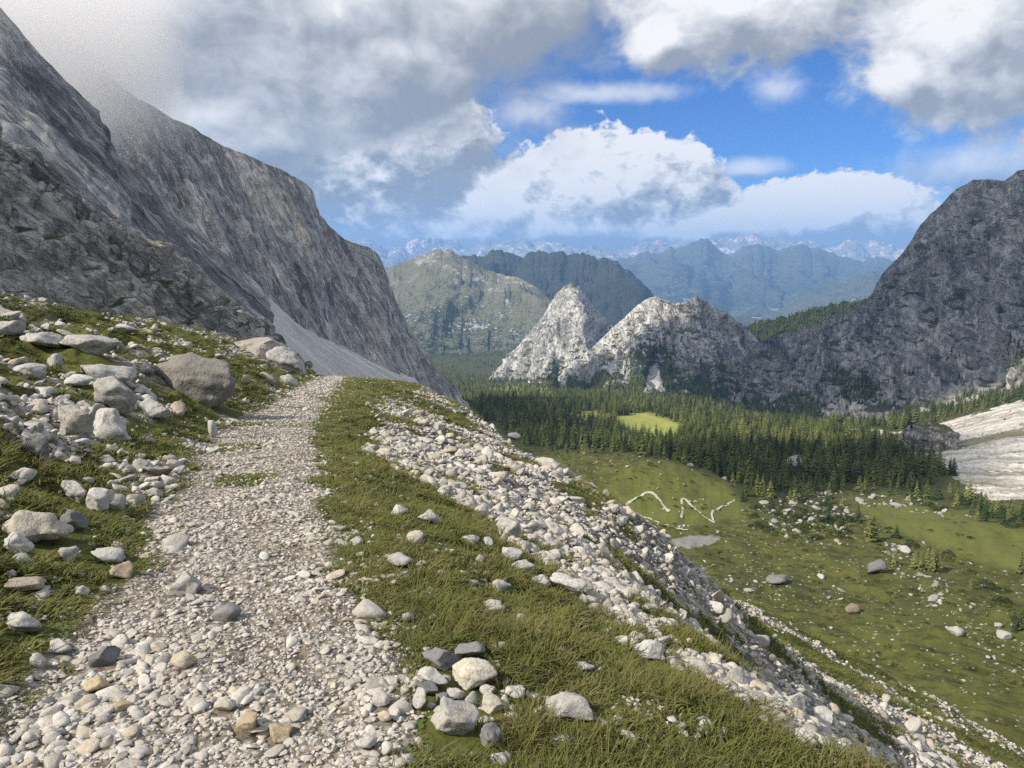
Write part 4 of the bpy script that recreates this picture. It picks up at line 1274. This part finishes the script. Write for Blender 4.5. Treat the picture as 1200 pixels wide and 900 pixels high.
def build_grass():
    m = grass_material()
    mh, _t, _b = material('herb_leaf')
    _r = X(_t, _t.new('ShaderNodeObjectInfo').outputs['Random'])
    _t.put(_b.inputs['Base Color'], _t.ramp(_r, [(0.0, (0.035, 0.065, 0.016)), (0.6, (0.06, 0.10, 0.022)), (1.0, (0.10, 0.13, 0.04))]))
    protos = [tuft(i, 26, 0.075, 0.050 + 0.012 * (i % 3), m, 0.8 + 0.25 * (i % 3), 0.0045) for i in range(7)] + [tuft(20 + i, 10, 0.05, 0.16, m, 0.9, 0.003) for i in range(2)] + [tuft(30 + i, 11, 0.03, 0.045, mh, 1.1, 0.011) for i in range(2)]
    x, y, r = spread(120000, 1.6, 60, 41)
    path, rub, e, d, s = zones(x, y)
    g = (1 - path) * (1 - rub)
    g = np.where(np.maximum(e, d) < 0.05, g * 0.7, g)
    k = RNG.random(len(x)) < g ** 1.6
    k &= (s < 60)
    x, y, r, e, d = x[k], y[k], r[k], e[k], d[k]
    clear = np.ones(len(x), bool)
    for (hx, hy, hw) in SEATS:
        dx, dy = x - hx, y - hy
        clear &= (dx * dx + dy * dy > (hw * 0.62) ** 2)
        # turf in front of a stone stays short enough to show it
        clear &= ~((np.abs(dx) < hw * 0.5) & (dy < 0) & (dy > -hw * 0.5 - 0.10))
    bare = fbm(xy0(x, y, 0.8), 3, 66)
    clear &= (RNG.random(len(x)) > sst(bare, 0.25, 0.6) * 0.8)
    x, y, r, e, d = x[clear], y[clear], r[clear], e[clear], d[clear]
    n = len(x)
    z = ground_z(x, y)
    sc = 0.55 + 0.5 * RNG.random(n); sc *= np.clip(0.75 + r / 14, 0.8, 3.2)
    tall = 0.55 + 0.55 * sst(fbm(xy0(x, y, 1.1), 3, 61), -0.4, 0.6); tall *= 1 / np.clip(0.75 + r / 14, 0.9, 1.9)
    tall *= np.where(np.maximum(e, d) < 0.3, 0.6, 1.0) * np.where(d > 0, 0.72, 1.0)
    scl = np.stack([sc, sc, sc * tall], -1)
    rx, ry = slope_tilt(x, y, 0.3)
    rot = np.stack([rx * 0.6, ry * 0.6, RNG.uniform(0, 6.28, n)], -1)
    idx = np.where(RNG.random(n) < 0.06, RNG.integers(7, 9, n), RNG.integers(0, 7, n))
    hb = (fbm(xy0(x, y, 0.6), 2, 68) > 0.18) & (RNG.random(n) < 0.4) & (r < 14)
    idx = np.where(hb, RNG.integers(9, 11, n), idx); scl[hb] = scl[hb][:, :1] * np.array([1.0, 1.0, 0.9])
    scatter('grass', np.stack([x, y, z], -1), rot, scl, idx, protos, 'short olive alpine grass with straw coloured tips')
    print('tufts', n)


# ------------------------------------------------------------------ trees
def needle_material():
    m, t, b = material('spruce_needles')
    oi = t.new('ShaderNodeObjectInfo'); rnd = X(t, oi.outputs['Random'])
    tc = X(t, t.new('ShaderNodeTexCoord').outputs['Object'])
    n = t.noise(tc, 2.5, 3, 0.6)
    P = position(t); reg = t.noise(P, 0.010, 2, 0.5)
    k = (rnd * 0.55 + n * 0.35 + (reg - 0.5) * 1.5).clamp()
    col = t.ramp(k, [(0.1, (0.028, 0.046, 0.018)), (0.42, (0.050, 0.072, 0.026)), (0.66, (0.12, 0.135, 0.042)), (1.0, (0.19, 0.195, 0.065))])
    t.put(b.inputs['Base Color'], col)
    return m


m_needle = needle_material()
m_bark, _t, _b = material('bark')
_t.put(_b.inputs['Base Color'], _t.ramp(_t.noise(X(_t, _t.new('ShaderNodeTexCoord').outputs['Object']), 6.0, 4, 0.6), [(0.3, (0.05, 0.04, 0.032)), (0.7, (0.13, 0.11, 0.09))]))


m_larch, _t, _b = material('larch_needles')
_r = X(_t, _t.new('ShaderNodeObjectInfo').outputs['Random'])
_t.put(_b.inputs['Base Color'], _t.ramp(_r * 0.6 + _t.noise(position(_t), 0.012, 2, 0.5) * 0.5, [(0.2, (0.055, 0.075, 0.022)), (0.5, (0.10, 0.12, 0.035)), (0.8, (0.17, 0.18, 0.06))]))


def spruce_crown(seed, layers=15, per=8, width=0.17):
    """unit-height crown of drooping sprays"""
    r = np.random.default_rng(seed); V = []; F = []
    for i in range(layers):
        f = i / (layers - 1); z0 = 0.10 + 0.88 * f ** 0.92
        L0 = width * (1 - f) ** 0.8 + 0.012
        n = max(4, int(per * (1 - 0.5 * f)))
        ph = r.uniform(0, 6.28)
        for k in range(n):
            if r.random() < 0.10: continue
            a = ph + 6.283 * k / n + r.normal(0, 0.25); L = L0 * r.uniform(0.65, 1.25)
            d = np.array([math.cos(a), math.sin(a), 0]); s = np.array([-d[1], d[0], 0])
            z = z0 + r.normal(0, 0.012); droop = L * r.uniform(0.25, 0.6)
            k0 = len(V); w = L * r.uniform(0.26, 0.42)
            V += [np.array([0, 0, z + 0.02]), d * L * 0.55 + s * w + [0, 0, z - droop * 0.55], d * L + [0, 0, z - droop], d * L * 0.55 - s * w + [0, 0, z - droop * 0.55],
                  d * L * 0.5 + [0, 0, z + 0.012 - droop * 0.2]]
            F += [[k0, k0 + 1, k0 + 4], [k0 + 1, k0 + 2, k0 + 4], [k0 + 2, k0 + 3, k0 + 4], [k0 + 3, k0, k0 + 4]]
    return np.array(V), np.array(F)


def trunk_mesh(seed):
    r = np.random.default_rng(seed); V = []; n = 6
    zs = [(-0.03, 0.017), (0.05, 0.013), (0.3, 0.009), (0.7, 0.005), (0.97, 0.001)]
    for z, w in zs:
        ox, oy = r.normal(0, 0.002, 2)
        for k in range(n):
            a = 6.283 * k / n; V.append([ox + w * math.cos(a), oy + w * math.sin(a), z])
    return np.array(V), grid_faces(len(zs), n, True)


def build_trees():
    crowns = []; trunks = []; whole = []
    for i in range(7):
        v, f = spruce_crown(300 + i, 13 + i % 4, 8 + i % 2, 0.15 + 0.02 * (i % 4))
        crowns.append(mesh_obj('crown', v, f, m_needle, link=False))
        tv, tf = trunk_mesh(i)
        trunks.append(mesh_obj('trunk', tv, tf, m_bark, link=False))
        tris = np.concatenate([tf[:, [0, 1, 2]], tf[:, [0, 2, 3]]]) + len(v)
        w = mesh_obj('spruce', np.concatenate([v, tv]), np.concatenate([f, tris]), m_needle, link=False)
        whole.append(w)
    for i in range(4):
        v, f = spruce_crown(340 + i, 10, 6, 0.20 + 0.02 * i)
        crowns.append(mesh_obj('crown', v, f, m_larch, link=False)); trunks.append(trunks[i])
        whole.append(mesh_obj('larch', v, f, m_larch, link=False))
    # where the wood stands: the valley floor beyond the knoll
    n = 60000
    y = RNG.uniform(300, 2600, n); x = y * RNG.uniform(-0.12, 0.68, n)
    p = np.stack([x, y, ground_z(x, y)], -1)
    px, py = to_px(p)
    j = fbm(xy0(x, y, 40.0), 3, 83)
    wood = inside(FOREST, px + j * 12 + RNG.normal(0, 9, n), py + j * 6 + RNG.normal(0, 5, n))
    gl = inside(GLADE, px + j * 7 + RNG.normal(0, 3, n), py + j * 2 + RNG.normal(0, 1.2, n)); g2 = inside(GLADE2, px, py); flat = inside(FLAT, px, py); scr = inside(SCREE_R, px, py)
    thin = sst(py, 548, 602) * 0.86
    dens = wood * (1 - thin) * np.where(gl, 0.0, 1.0) * np.where(g2, 0.10, 1.0)
    dens = np.where((y > 1000) & ~wood & (px > 520) & (px < 1060) & (py < 500), 0.6 * sst(j, -0.4, 0.4), dens)
    foot = (x > 0.27 * y) & (y > 880) & (px > 880) & (py < 530)
    fq = fbm(np.stack([(x * 0.6 + y * 0.8) / 90.0, (x * 0.8 - y * 0.6) / 400.0, 0 * x], -1), 4, 87)
    dens = np.where(foot, np.maximum(dens, 0.75 * (1 - sst(fq, -0.15, 0.2))), dens)
    band = inside([(985, 600), (1010, 600), (1060, 640), (1105, 640), (1150, 700), (1205, 740), (1205, 700), (1170, 690), (1120, 660), (1060, 630), (1040, 610)], px, py)
    dens = np.where(band & ~flat, np.maximum(dens, 0.16), dens)
    rim = inside([(1060, 575), (1110, 580), (1205, 605), (1205, 625), (1120, 603), (1060, 592)], px, py)
    dens = np.where(rim, np.maximum(dens, 0.16), dens)
    clear = sst(fbm(xy0(x, y, 60.0), 3, 88), -0.5, 0.1)
    dens = dens * (0.18 + 0.82 * clear) * np.where(scr & ~foot, 0.06, 1.0)
    keep = (RNG.random(n) < dens * np.clip(y / 900, 0.55, 1.0))
    x, y, p = x[keep], y[keep], p[keep]
    px, py = px[keep], py[keep]
    n2 = 9000
    y2 = RNG.uniform(2500, 5200, n2); x2 = y2 * RNG.uniform(-0.16, 0.16, n2)
    k2 = fbm(xy0(x2, y2, 160.0), 3, 90) > -0.05; x2, y2 = x2[k2], y2[k2]
    x = np.r_[x, x2]; y = np.r_[y, y2]; p = np.concatenate([p, np.stack([x2, y2, ground_z(x2, y2)], -1)]); q1, q2 = to_px(p[-len(x2):]); px = np.r_[px, q1]; py = np.r_[py, q2]
    hgt = RNG.normal(11.5, 4.4, len(x)).clip(3.5, 22) * (0.8 + 0.4 * sst(fbm(xy0(x, y, 35.0), 2, 92), -0.5, 0.5))
    hgt = np.where(py > 572, np.minimum(hgt, 11.0), hgt) * np.where(py > 590, 0.72, 1.0)
    # trees placed one by one
    L = [(1023, 634, 30), (1018, 634, 36), (1092, 668, 30), (1086, 668, 26), (1097, 670, 22), (1047, 663, 20), (1043, 660, 14), (1196, 736, 26), (1188, 740, 18), (1148, 602, 26), (1185, 606, 20),
         (1121, 594, 22), (1195, 672, 26), (1137, 690, 12), (985, 618, 24), (970, 612, 26), (1005, 612, 22), (1155, 605, 18), (1162, 607, 16), (1172, 606, 20), (1197, 610, 22), (1072, 664, 18), (1078, 668, 22)]
    TREE_LABELS = ['tallest spruce of the pair at the tip of the flat meadow' , 'broad spruce of the pair at the tip of the flat meadow', 'tallest spruce in the clump below the flat meadow', 'spruce on the uphill side of the clump below the flat meadow', 'spruce on the downhill side of the clump below the flat meadow',
        'short spruce between the pair and the clump', 'shrubby young spruce beside the short one', 'dark spruce at the frame edge among the lowest boulders', 'lower spruce next to the one at the frame edge', 'lone spruce on the far rim of the flat meadow', 'spruce on the far rim nearest the bright scree',
        'lone spruce at the head of the flat meadow', 'lone spruce at the lower corner of the flat meadow', 'stunted spruce among boulders under the flat meadow', 'spruce at the boulder field below the wood', 'spruce at the top of the boulder field below the wood', 'spruce at the start of the flat meadow',
        'first of the low spruces on the far meadow rim', 'second of the low spruces on the far meadow rim', 'third of the low spruces on the far meadow rim', 'spruce beside the scree at the frame edge', 'low spruce leading up to the clump', 'low spruce touching the clump']
    q, t, _ = ray_hit([a[0] for a in L], [a[1] for a in L], tmin=60.0)
    hh = np.array([a[2] for a in L]) / FPX * t
    pos = np.concatenate([q, p]); hgt = np.concatenate([hh, hgt])
    n = len(pos)
    wid = hgt * RNG.uniform(0.85, 1.35, n)
    rz = RNG.uniform(0, 6.28, n)
    lm = fbm(xy0(pos[:, 0], pos[:, 1], 70.0), 2, 89) + 0.5 * sst(pos[:, 1], 600, 900)
    idx = np.where(RNG.random(n) < np.clip(0.12 + 0.65 * sst(lm, 0.0, 0.7), 0, 0.8), RNG.integers(7, 11, n), RNG.integers(0, 7, n)); idx[:len(L)] %= 7
    ppx, ppy = to_px(pos)
    vis = (ppx > 0) & (ppx < 1200) & (ppy < 900)
    show = np.where(vis, hgt / np.linalg.norm(pos, axis=1), 0); show[:len(L)] = 9
    o = np.argsort(-show); top = o[:300]; rest = o[300:]
    for i in top:
        e = empty('spruce_tree', pos[i], rz[i]); e.scale = (wid[i], wid[i], hgt[i])
        tag(e, ('%s %s %s' % ('tall' if hgt[i] > 14 else 'young' if hgt[i] < 9.5 else 'middling', 'light green larch' if idx[i] > 6 else 'dark green spruce', where_wood(pos[i], 0))) if i >= len(L) else TREE_LABELS[i], 'tree',
            'spruces along the near edge of the wood' if i >= len(L) else 'spruces among the meadow boulders')
        for src in (crowns[idx[i]], trunks[idx[i]]):
            c = src.copy(); C.objects.link(c); c.parent = e
    scatter('spruce_wood', pos[rest], np.stack([0 * rest, 0 * rest, rz[rest]], -1), np.stack([wid[rest], wid[rest], hgt[rest]], -1), idx[rest], whole, 'dense spruce and larch wood filling the valley floor')
    print('trees', n)
    # woods on the flanks of the mountains
    P_, R_, S_, I_ = [], [], [], []
    for key, v0, cnt, nz in (('right', 0.62, 5200, 0.34), ('peak', 0.46, 9500, 0.30), ('horn', 0.62, 3000, 0.3), ('saddle', 0.0, 2500, -1)):
        _, P, N = RANGES[key]
        nv, nu = P.shape[:2]
        a = RNG.uniform(v0, 0.995, cnt * 3) if key != 'saddle' else RNG.uniform(0, 0.9, cnt * 3); b = RNG.uniform(0, 1, cnt * 3)
        i = (a * (nv - 1)).astype(int); k = (b * (nu - 1)).astype(int)
        pp = P[i, k]
        jn = fbm(pp / 90.0, 3, 99)
        wgt = sst((a - v0) / (1 - v0 + 1e-6) + jn * 0.8, 0.25, 0.8) if key != 'saddle' else np.ones(len(a))
        m = (RNG.random(len(a)) < wgt)
        for poly in ([(763, 428), (771, 428), (778, 455), (794, 482), (742, 482), (756, 455)], [(848, 484), (866, 462), (884, 448), (903, 440), (908, 452), (880, 470), (864, 488)]):
            m &= ~inside(poly, *to_px(pp))
        sel = np.where(m)[0][:cnt]
        P_.append(pp[sel]); c = len(sel)
        h = RNG.normal(13, 3, c).clip(6, 20); w = h * RNG.uniform(0.9, 1.4, c)
        S_.append(np.stack([w, w, h], -1)); R_.append(np.stack([0 * h, 0 * h, RNG.uniform(0, 6.28, c)], -1)); I_.append(RNG.integers(0, 7, c))
    scatter('mountain_wood', np.concatenate(P_), np.concatenate(R_), np.concatenate(S_), np.concatenate(I_), whole, 'scattered dark conifers on the feet of the mountains')


def build_shrubs():
    """dwarf pines: low dark mounds among the boulders"""
    protos = []
    for i in range(4):
        r = np.random.default_rng(500 + i); V = []; F = []
        for k in range(260):
            a = r.uniform(0, 6.28); rad = math.sqrt(r.random()); h = (1 - rad ** 2) * r.uniform(0.3, 1.0) * 0.75
            c = np.array([math.cos(a) * rad, math.sin(a) * rad, h]); u = r.normal(size=3); u[2] = abs(u[2]) + 0.4; u /= np.linalg.norm(u)
            sd = np.cross(u, r.normal(size=3)); sd /= np.linalg.norm(sd); k0 = len(V)
            V += [c - sd * 0.05, c + sd * 0.05, c + u * 0.22]; F.append([k0, k0 + 1, k0 + 2])
        protos.append(mesh_obj('dwarf_pine', V, F, m_needle, link=False))
    polys = [[(985, 600), (1010, 600), (1060, 640), (1105, 640), (1150, 700), (1205, 740), (1205, 700), (1170, 690), (1120, 660), (1060, 630), (1040, 610)],
             [(1060, 575), (1110, 580), (1205, 605), (1205, 625), (1120, 603), (1060, 592)], [(880, 592), (1000, 595), (1005, 625), (940, 640), (880, 620)]]
    px = RNG.uniform(880, 1200, 1600); py = RNG.uniform(575, 760, 1600)
    k = np.zeros(1600, bool)
    for p in polys: k |= inside(p, px, py)
    k &= ~inside(FLAT, px, py)
    px, py = px[k][:150], py[k][:150]
    q, t, h = ray_hit(px, py, tmin=60.0)
    for i in range(len(px)):
        o = protos[i % 4].copy(); C.objects.link(o); o.name = 'dwarf_pine'
        sc = RNG.uniform(3.0, 9.0) / FPX * t[i]
        o.location = q[i] - np.array([0, 0, 0.1 * sc]); o.scale = (sc, sc, sc * RNG.uniform(0.7, 1.2)); o.rotation_euler = (0, 0, RNG.uniform(0, 6))
        tag(o, '%s dark dwarf pine %s' % ('tiny' if sc < 0.00045 * 0 + np.quantile([3.0, 9.0], 0.35) / FPX * t[i] else 'spreading', where_wood(q[i], 0) if py[i] < 640 else 'among the boulders under the flat meadow'), 'shrub', 'dwarf pines among the meadow boulders')


# ------------------------------------------------------------------ trails in the valley
def ribbon(name, pts, width, mat, label, lift=0.25):
    pp = np.array(pts, float); d = np.r_[0, np.cumsum(np.linalg.norm(np.diff(pp, axis=0), axis=1))]
    n = max(8, int(d[-1] / 1.5)); s = np.linspace(0, d[-1], n)
    px = np.interp(s, d, pp[:, 0]); py = np.interp(s, d, pp[:, 1])
    q, t, h = ray_hit(px, py, tmin=130.0)
    q = np.stack([np.convolve(np.r_[[q[0, i]] * 4, q[:, i], [q[-1, i]] * 4], np.ones(9) / 9, 'valid') for i in range(3)], -1)
    tg = np.gradient(q[:, :2], axis=0); tg /= np.linalg.norm(tg, axis=1)[:, None] + 1e-9
    nn = np.stack([-tg[:, 1], tg[:, 0]], -1)
    w = width * 0.5 * (0.9 + 0.2 * RNG.random(n))[:, None]
    V = []
    for k in (-1, 0, 1):
        xy = q[:, :2] + nn * w * k
        V.append(np.concatenate([xy, (ground_z(xy[:, 0], xy[:, 1]) + lift + (0.08 if k == 0 else 0))[:, None]], 1))
    o = mesh_obj(name, np.concatenate(V), grid_faces(3, n), mat, smooth=True)
    tag(o, label, kind='structure')


def build_tussocks():
    m, t, b = material('tussock')
    r = X(t, t.new('ShaderNodeObjectInfo').outputs['Random'])
    t.put(b.inputs['Base Color'], t.ramp(r, [(0.0, (0.030, 0.042, 0.012)), (0.5, (0.065, 0.075, 0.020)), (0.8, (0.12, 0.115, 0.036)), (1.0, (0.19, 0.165, 0.07))]))
    protos = []
    for i in range(5):
        g = np.random.default_rng(700 + i); V = []; F = []
        for k in range(34):
            a = g.uniform(0, 6.28); rad = math.sqrt(g.random()); c = np.array([math.cos(a) * rad, math.sin(a) * rad, (1 - rad ** 2) * 0.25])
            u = np.array([math.cos(a) * rad * 0.7, math.sin(a) * rad * 0.7, 0.8]) + g.normal(0, 0.25, 3); u /= np.linalg.norm(u)
            sd = np.cross(u, g.normal(size=3)); sd /= np.linalg.norm(sd); k0 = len(V)
            V += [c - sd * 0.16, c + sd * 0.16, c + u * 0.55]; F.append([k0, k0 + 1, k0 + 2])
        protos.append(mesh_obj('tussock', V, F, m, link=False))
    x, y, r = spread(90000, 45, 460, 41)
    px, py = to_px(np.stack([x, y, ground_z(x, y)], -1))
    _, rub, e, d, s_ = zones(x, y)
    n = fbm(xy0(x, y, 22.0), 3, 93) + 0.6 * fbm(xy0(x, y, 6.0), 2, 94)
    k = (RNG.random(len(x)) < 0.05 + 0.55 * sst(n, 0.0, 0.9)) & (px > 560) & (px < 1240) & (py > 515) & (e > 8)
    k &= ~inside(FLAT, px, py) | (RNG.random(len(x)) < 0.2)
    k &= ~inside(PAN, px, py) & ~inside(SCREE_R, px, py)
    x, y, r = x[k], y[k], r[k]
    sc = np.clip(RNG.lognormal(math.log(0.0022), 0.5, len(x)) * r, 0.12, 1.5)
    scl = np.stack([sc, sc, sc * RNG.uniform(0.4, 0.9, len(x))], -1)
    rx, ry = slope_tilt(x, y, 0.5)
    scatter('pasture_tussocks', np.stack([x, y, ground_z(x, y) - 0.02], -1), np.stack([rx, ry, RNG.uniform(0, 6.28, len(x))], -1), scl, RNG.integers(0, 5, len(x)), protos, 'tussocks of coarse grass on the valley pasture')


def build_trails():
    m, t, b = material('trail_dust')
    P = position(t)
    t.put(b.inputs['Base Color'], t.ramp(t.noise(P, 0.6, 5, 0.6), [(0.35, (0.34, 0.32, 0.26)), (0.65, (0.54, 0.52, 0.46))]))
    ribbon('meadow_path', [(728, 609), (734, 600), (731, 594), (745, 584), (757, 577), (763, 576), (772, 585), (785, 602)], 1.35, m, 'pale zigzag path climbing the green knoll')
    ribbon('meadow_path', [(798, 609), (801, 596), (797, 584), (802, 584), (815, 597), (828, 608), (839, 614)], 1.15, m, 'middle bend of the zigzag path on the green knoll')
    ribbon('meadow_path', [(839, 614), (833, 606), (834, 599), (848, 594), (857, 588), (862, 585)], 1.0, m, 'upper bend of the zigzag path on the green knoll')
    ribbon('meadow_path', [(741, 599), (757, 607), (775, 614), (790, 619), (808, 622)], 0.7, m, 'faint path crossing below the zigzag path')
    ribbon('meadow_path', [(712, 588), (722, 592), (731, 594)], 2.0, m, 'dusty start of the zigzag path behind the rubble slope')
    ribbon('meadow_path', [(660, 436), (667, 431), (683, 432), (690, 430)], 3.0, m, 'far pale track') if False else None


# ------------------------------------------------------------------ rock bluff in the bright scree, farmhouses in the valley
def build_bluff():
    p, t, _ = ray_hit(1108, 528)
    p = p[0]; k = t[0] / FPX
    v, f = stone_shape(77, sub=5, cuts=9, rough=0.22, flat=0.75, layers=0.02)
    v = v * np.array([36 * k, 60 * k, 34 * k])
    m = rock_material('bluff_limestone', [(0.16, 0.15, 0.14), (0.36, 0.34, 0.32), (0.58, 0.56, 0.52), (0.70, 0.68, 0.63)], 12, (0.3, 0, 1), 2.5, green=0.42, green_col=(0.11, 0.115, 0.035), ochre=0.2)
    o = mesh_obj('rock_bluff', v, f, m)
    o.location = (p[0] + 4 * k, p[1] + 35 * k, p[2] + 4 * k)
    tag(o, 'grass topped rock bluff standing in the bright scree', 'rock')


def build_houses():
    mw, t, b = material('house_plaster'); b.inputs['Base Color'].default_value = (0.75, 0.72, 0.66, 1)
    mr, t, b = material('house_roof'); b.inputs['Base Color'].default_value = (0.16, 0.10, 0.075, 1)
    labs = ['small white house at the meadow edge deep in the valley', 'small white house beside the brook deep in the valley', 'white barn above the other valley houses', 'little house nearest the horn in the deep valley']
    for (px, py), lab in zip([(598, 451), (606, 455), (622, 445), (634, 449)], labs):
        q = at(px, py, 2800.0)
        q[2] = min(q[2], float(ground_z(q[0], q[1])) + 2)
        e = empty('farmhouse', q, 0.4); tag(e, lab, 'house', 'farmhouses deep in the valley')
        w, l, h = 7, 11, 6
        V = [(sx * w, sy * l, z) for z in (-3, h) for sx, sy in ((-1, -1), (1, -1), (1, 1), (-1, 1))]
        F = [(0, 1, 5, 4), (1, 2, 6, 5), (2, 3, 7, 6), (3, 0, 4, 7), (4, 5, 6, 7)]
        mesh_obj('wall', V, F, mw, e)
        V = [(-w - 1, -l - 1, h + .05), (w + 1, -l - 1, h + .05), (w + 1, l + 1, h + .05), (-w - 1, l + 1, h + .05), (0, -l - 1, h + 6), (0, l + 1, h + 6)]
        mesh_obj('roof', V, [(0, 4, 5, 3), (1, 2, 5, 4), (0, 1, 4, 4), (2, 3, 5, 5)][:2], mr, e)


# ------------------------------------------------------------------ air and clouds
def volume_material(name, col, dens, aniso=0.0):
    m = bpy.data.materials.new(name); m.use_nodes = True
    t = NT(m.node_tree); t.n.clear()
    o = t.new('ShaderNodeOutputMaterial'); v = t.new('ShaderNodeVolumePrincipled')
    v.inputs['Color'].default_value = col + (1,); v.inputs['Density'].default_value = dens; v.inputs['Anisotropy'].default_value = aniso
    t.l.new(v.outputs[0], o.inputs['Volume'])
    return m, t, v


def build_haze():
    m, t, v = volume_material('haze_air', (0.30, 0.56, 1.0), 4.2e-5, 0.0)
    x0, x1, y0, y1, z0, z1 = -36000, 36000, -6000, 36000, -900, 1450
    V = [(x, y, z) for z in (z0, z1) for x, y in ((x0, y0), (x1, y0), (x1, y1), (x0, y1))]
    F = [(3, 2, 1, 0), (4, 5, 6, 7), (0, 1, 5, 4), (1, 2, 6, 5), (2, 3, 7, 6), (3, 0, 4, 7)]
    o = mesh_obj('haze', V, F, m); tag(o, 'thin blue air', kind='stuff')


def build_clouds():
    """the broken clouds overhead, whose shade lies on the wall across the valley and on the wood"""
    m, t, v = volume_material('cloud_vapour', (1.0, 1.0, 1.0), 0.016)
    spots = [(at(1170, 320, 1620), 680, 470), (at(960, 440, 2000), 420, 560), (at(905, 548, 560), 92, 120), (at(925, 430, 2400), 190, 300), (at(682, 450, 2330), 75, 110)]
    for i, (p, rx, ry) in enumerate(spots):
        z = 2050 + 40 * i
        tt = (z - p[2]) / SUN_DIR.z
        c = p + np.array(SUN_DIR) * tt
        vv, f = ico(4)
        n = fbm(vv * 1.6, 4, 120 + i)
        vv = vv * (1 + 0.28 * n)[:, None] * np.array([rx, ry, 190])
        vv[:, 2] = np.where(vv[:, 2] < 0, vv[:, 2] * 0.45, vv[:, 2])
        o = mesh_obj('cloud', vv, f, m, smooth=True); o.location = c
        tag(o, 'white cumulus drifting overhead', kind='stuff')


def build_cap_cloud():
    """the cloud in which the tops of the near cliffs are lost"""
    m, t, v = volume_material('cap_cloud_vapour', (1.0, 1.0, 1.0), 0.0)
    P = position(t)
    x, y, z = t.sep(P)
    base = 12.0 + (y - 520.0) * 0.17 + t.ss(x, -430.0, -230.0) * 150.0
    n = t.noise(P, 0.0085, 5, 0.6)
    h = (z - base) / 120.0 + (n - 0.5) * 2.6
    edge = -190.0 - (y - 500.0) * 0.50
    d = t.ss(h, 0.0, 0.9) * t.ss(x - edge, 60.0, -110.0) * t.ss(z - y * 0.30, 80.0, 10.0)
    t.put(v.inputs['Density'], d * 0.010)
    vv, f = ico(4)
    # rounded box
    w = vv / np.abs(vv).max(1)[:, None] * 0.6 + vv * 0.4
    o = mesh_obj('cap_cloud', w * np.array([560, 520, 240]) + np.array([-640, 800, 310]), f, m, smooth=True)
    tag(o, 'grey cloud wrapped around the tops of the near cliffs', kind='stuff')


build_heroes()
build_gravel()
build_rubble()
build_outcrops()
build_meadow_boulders()
build_scree_blocks()
build_grass()
build_trees()
build_shrubs()
build_tussocks()
build_trails()
build_bluff()
build_houses()
build_clouds()
build_cap_cloud()
build_haze()
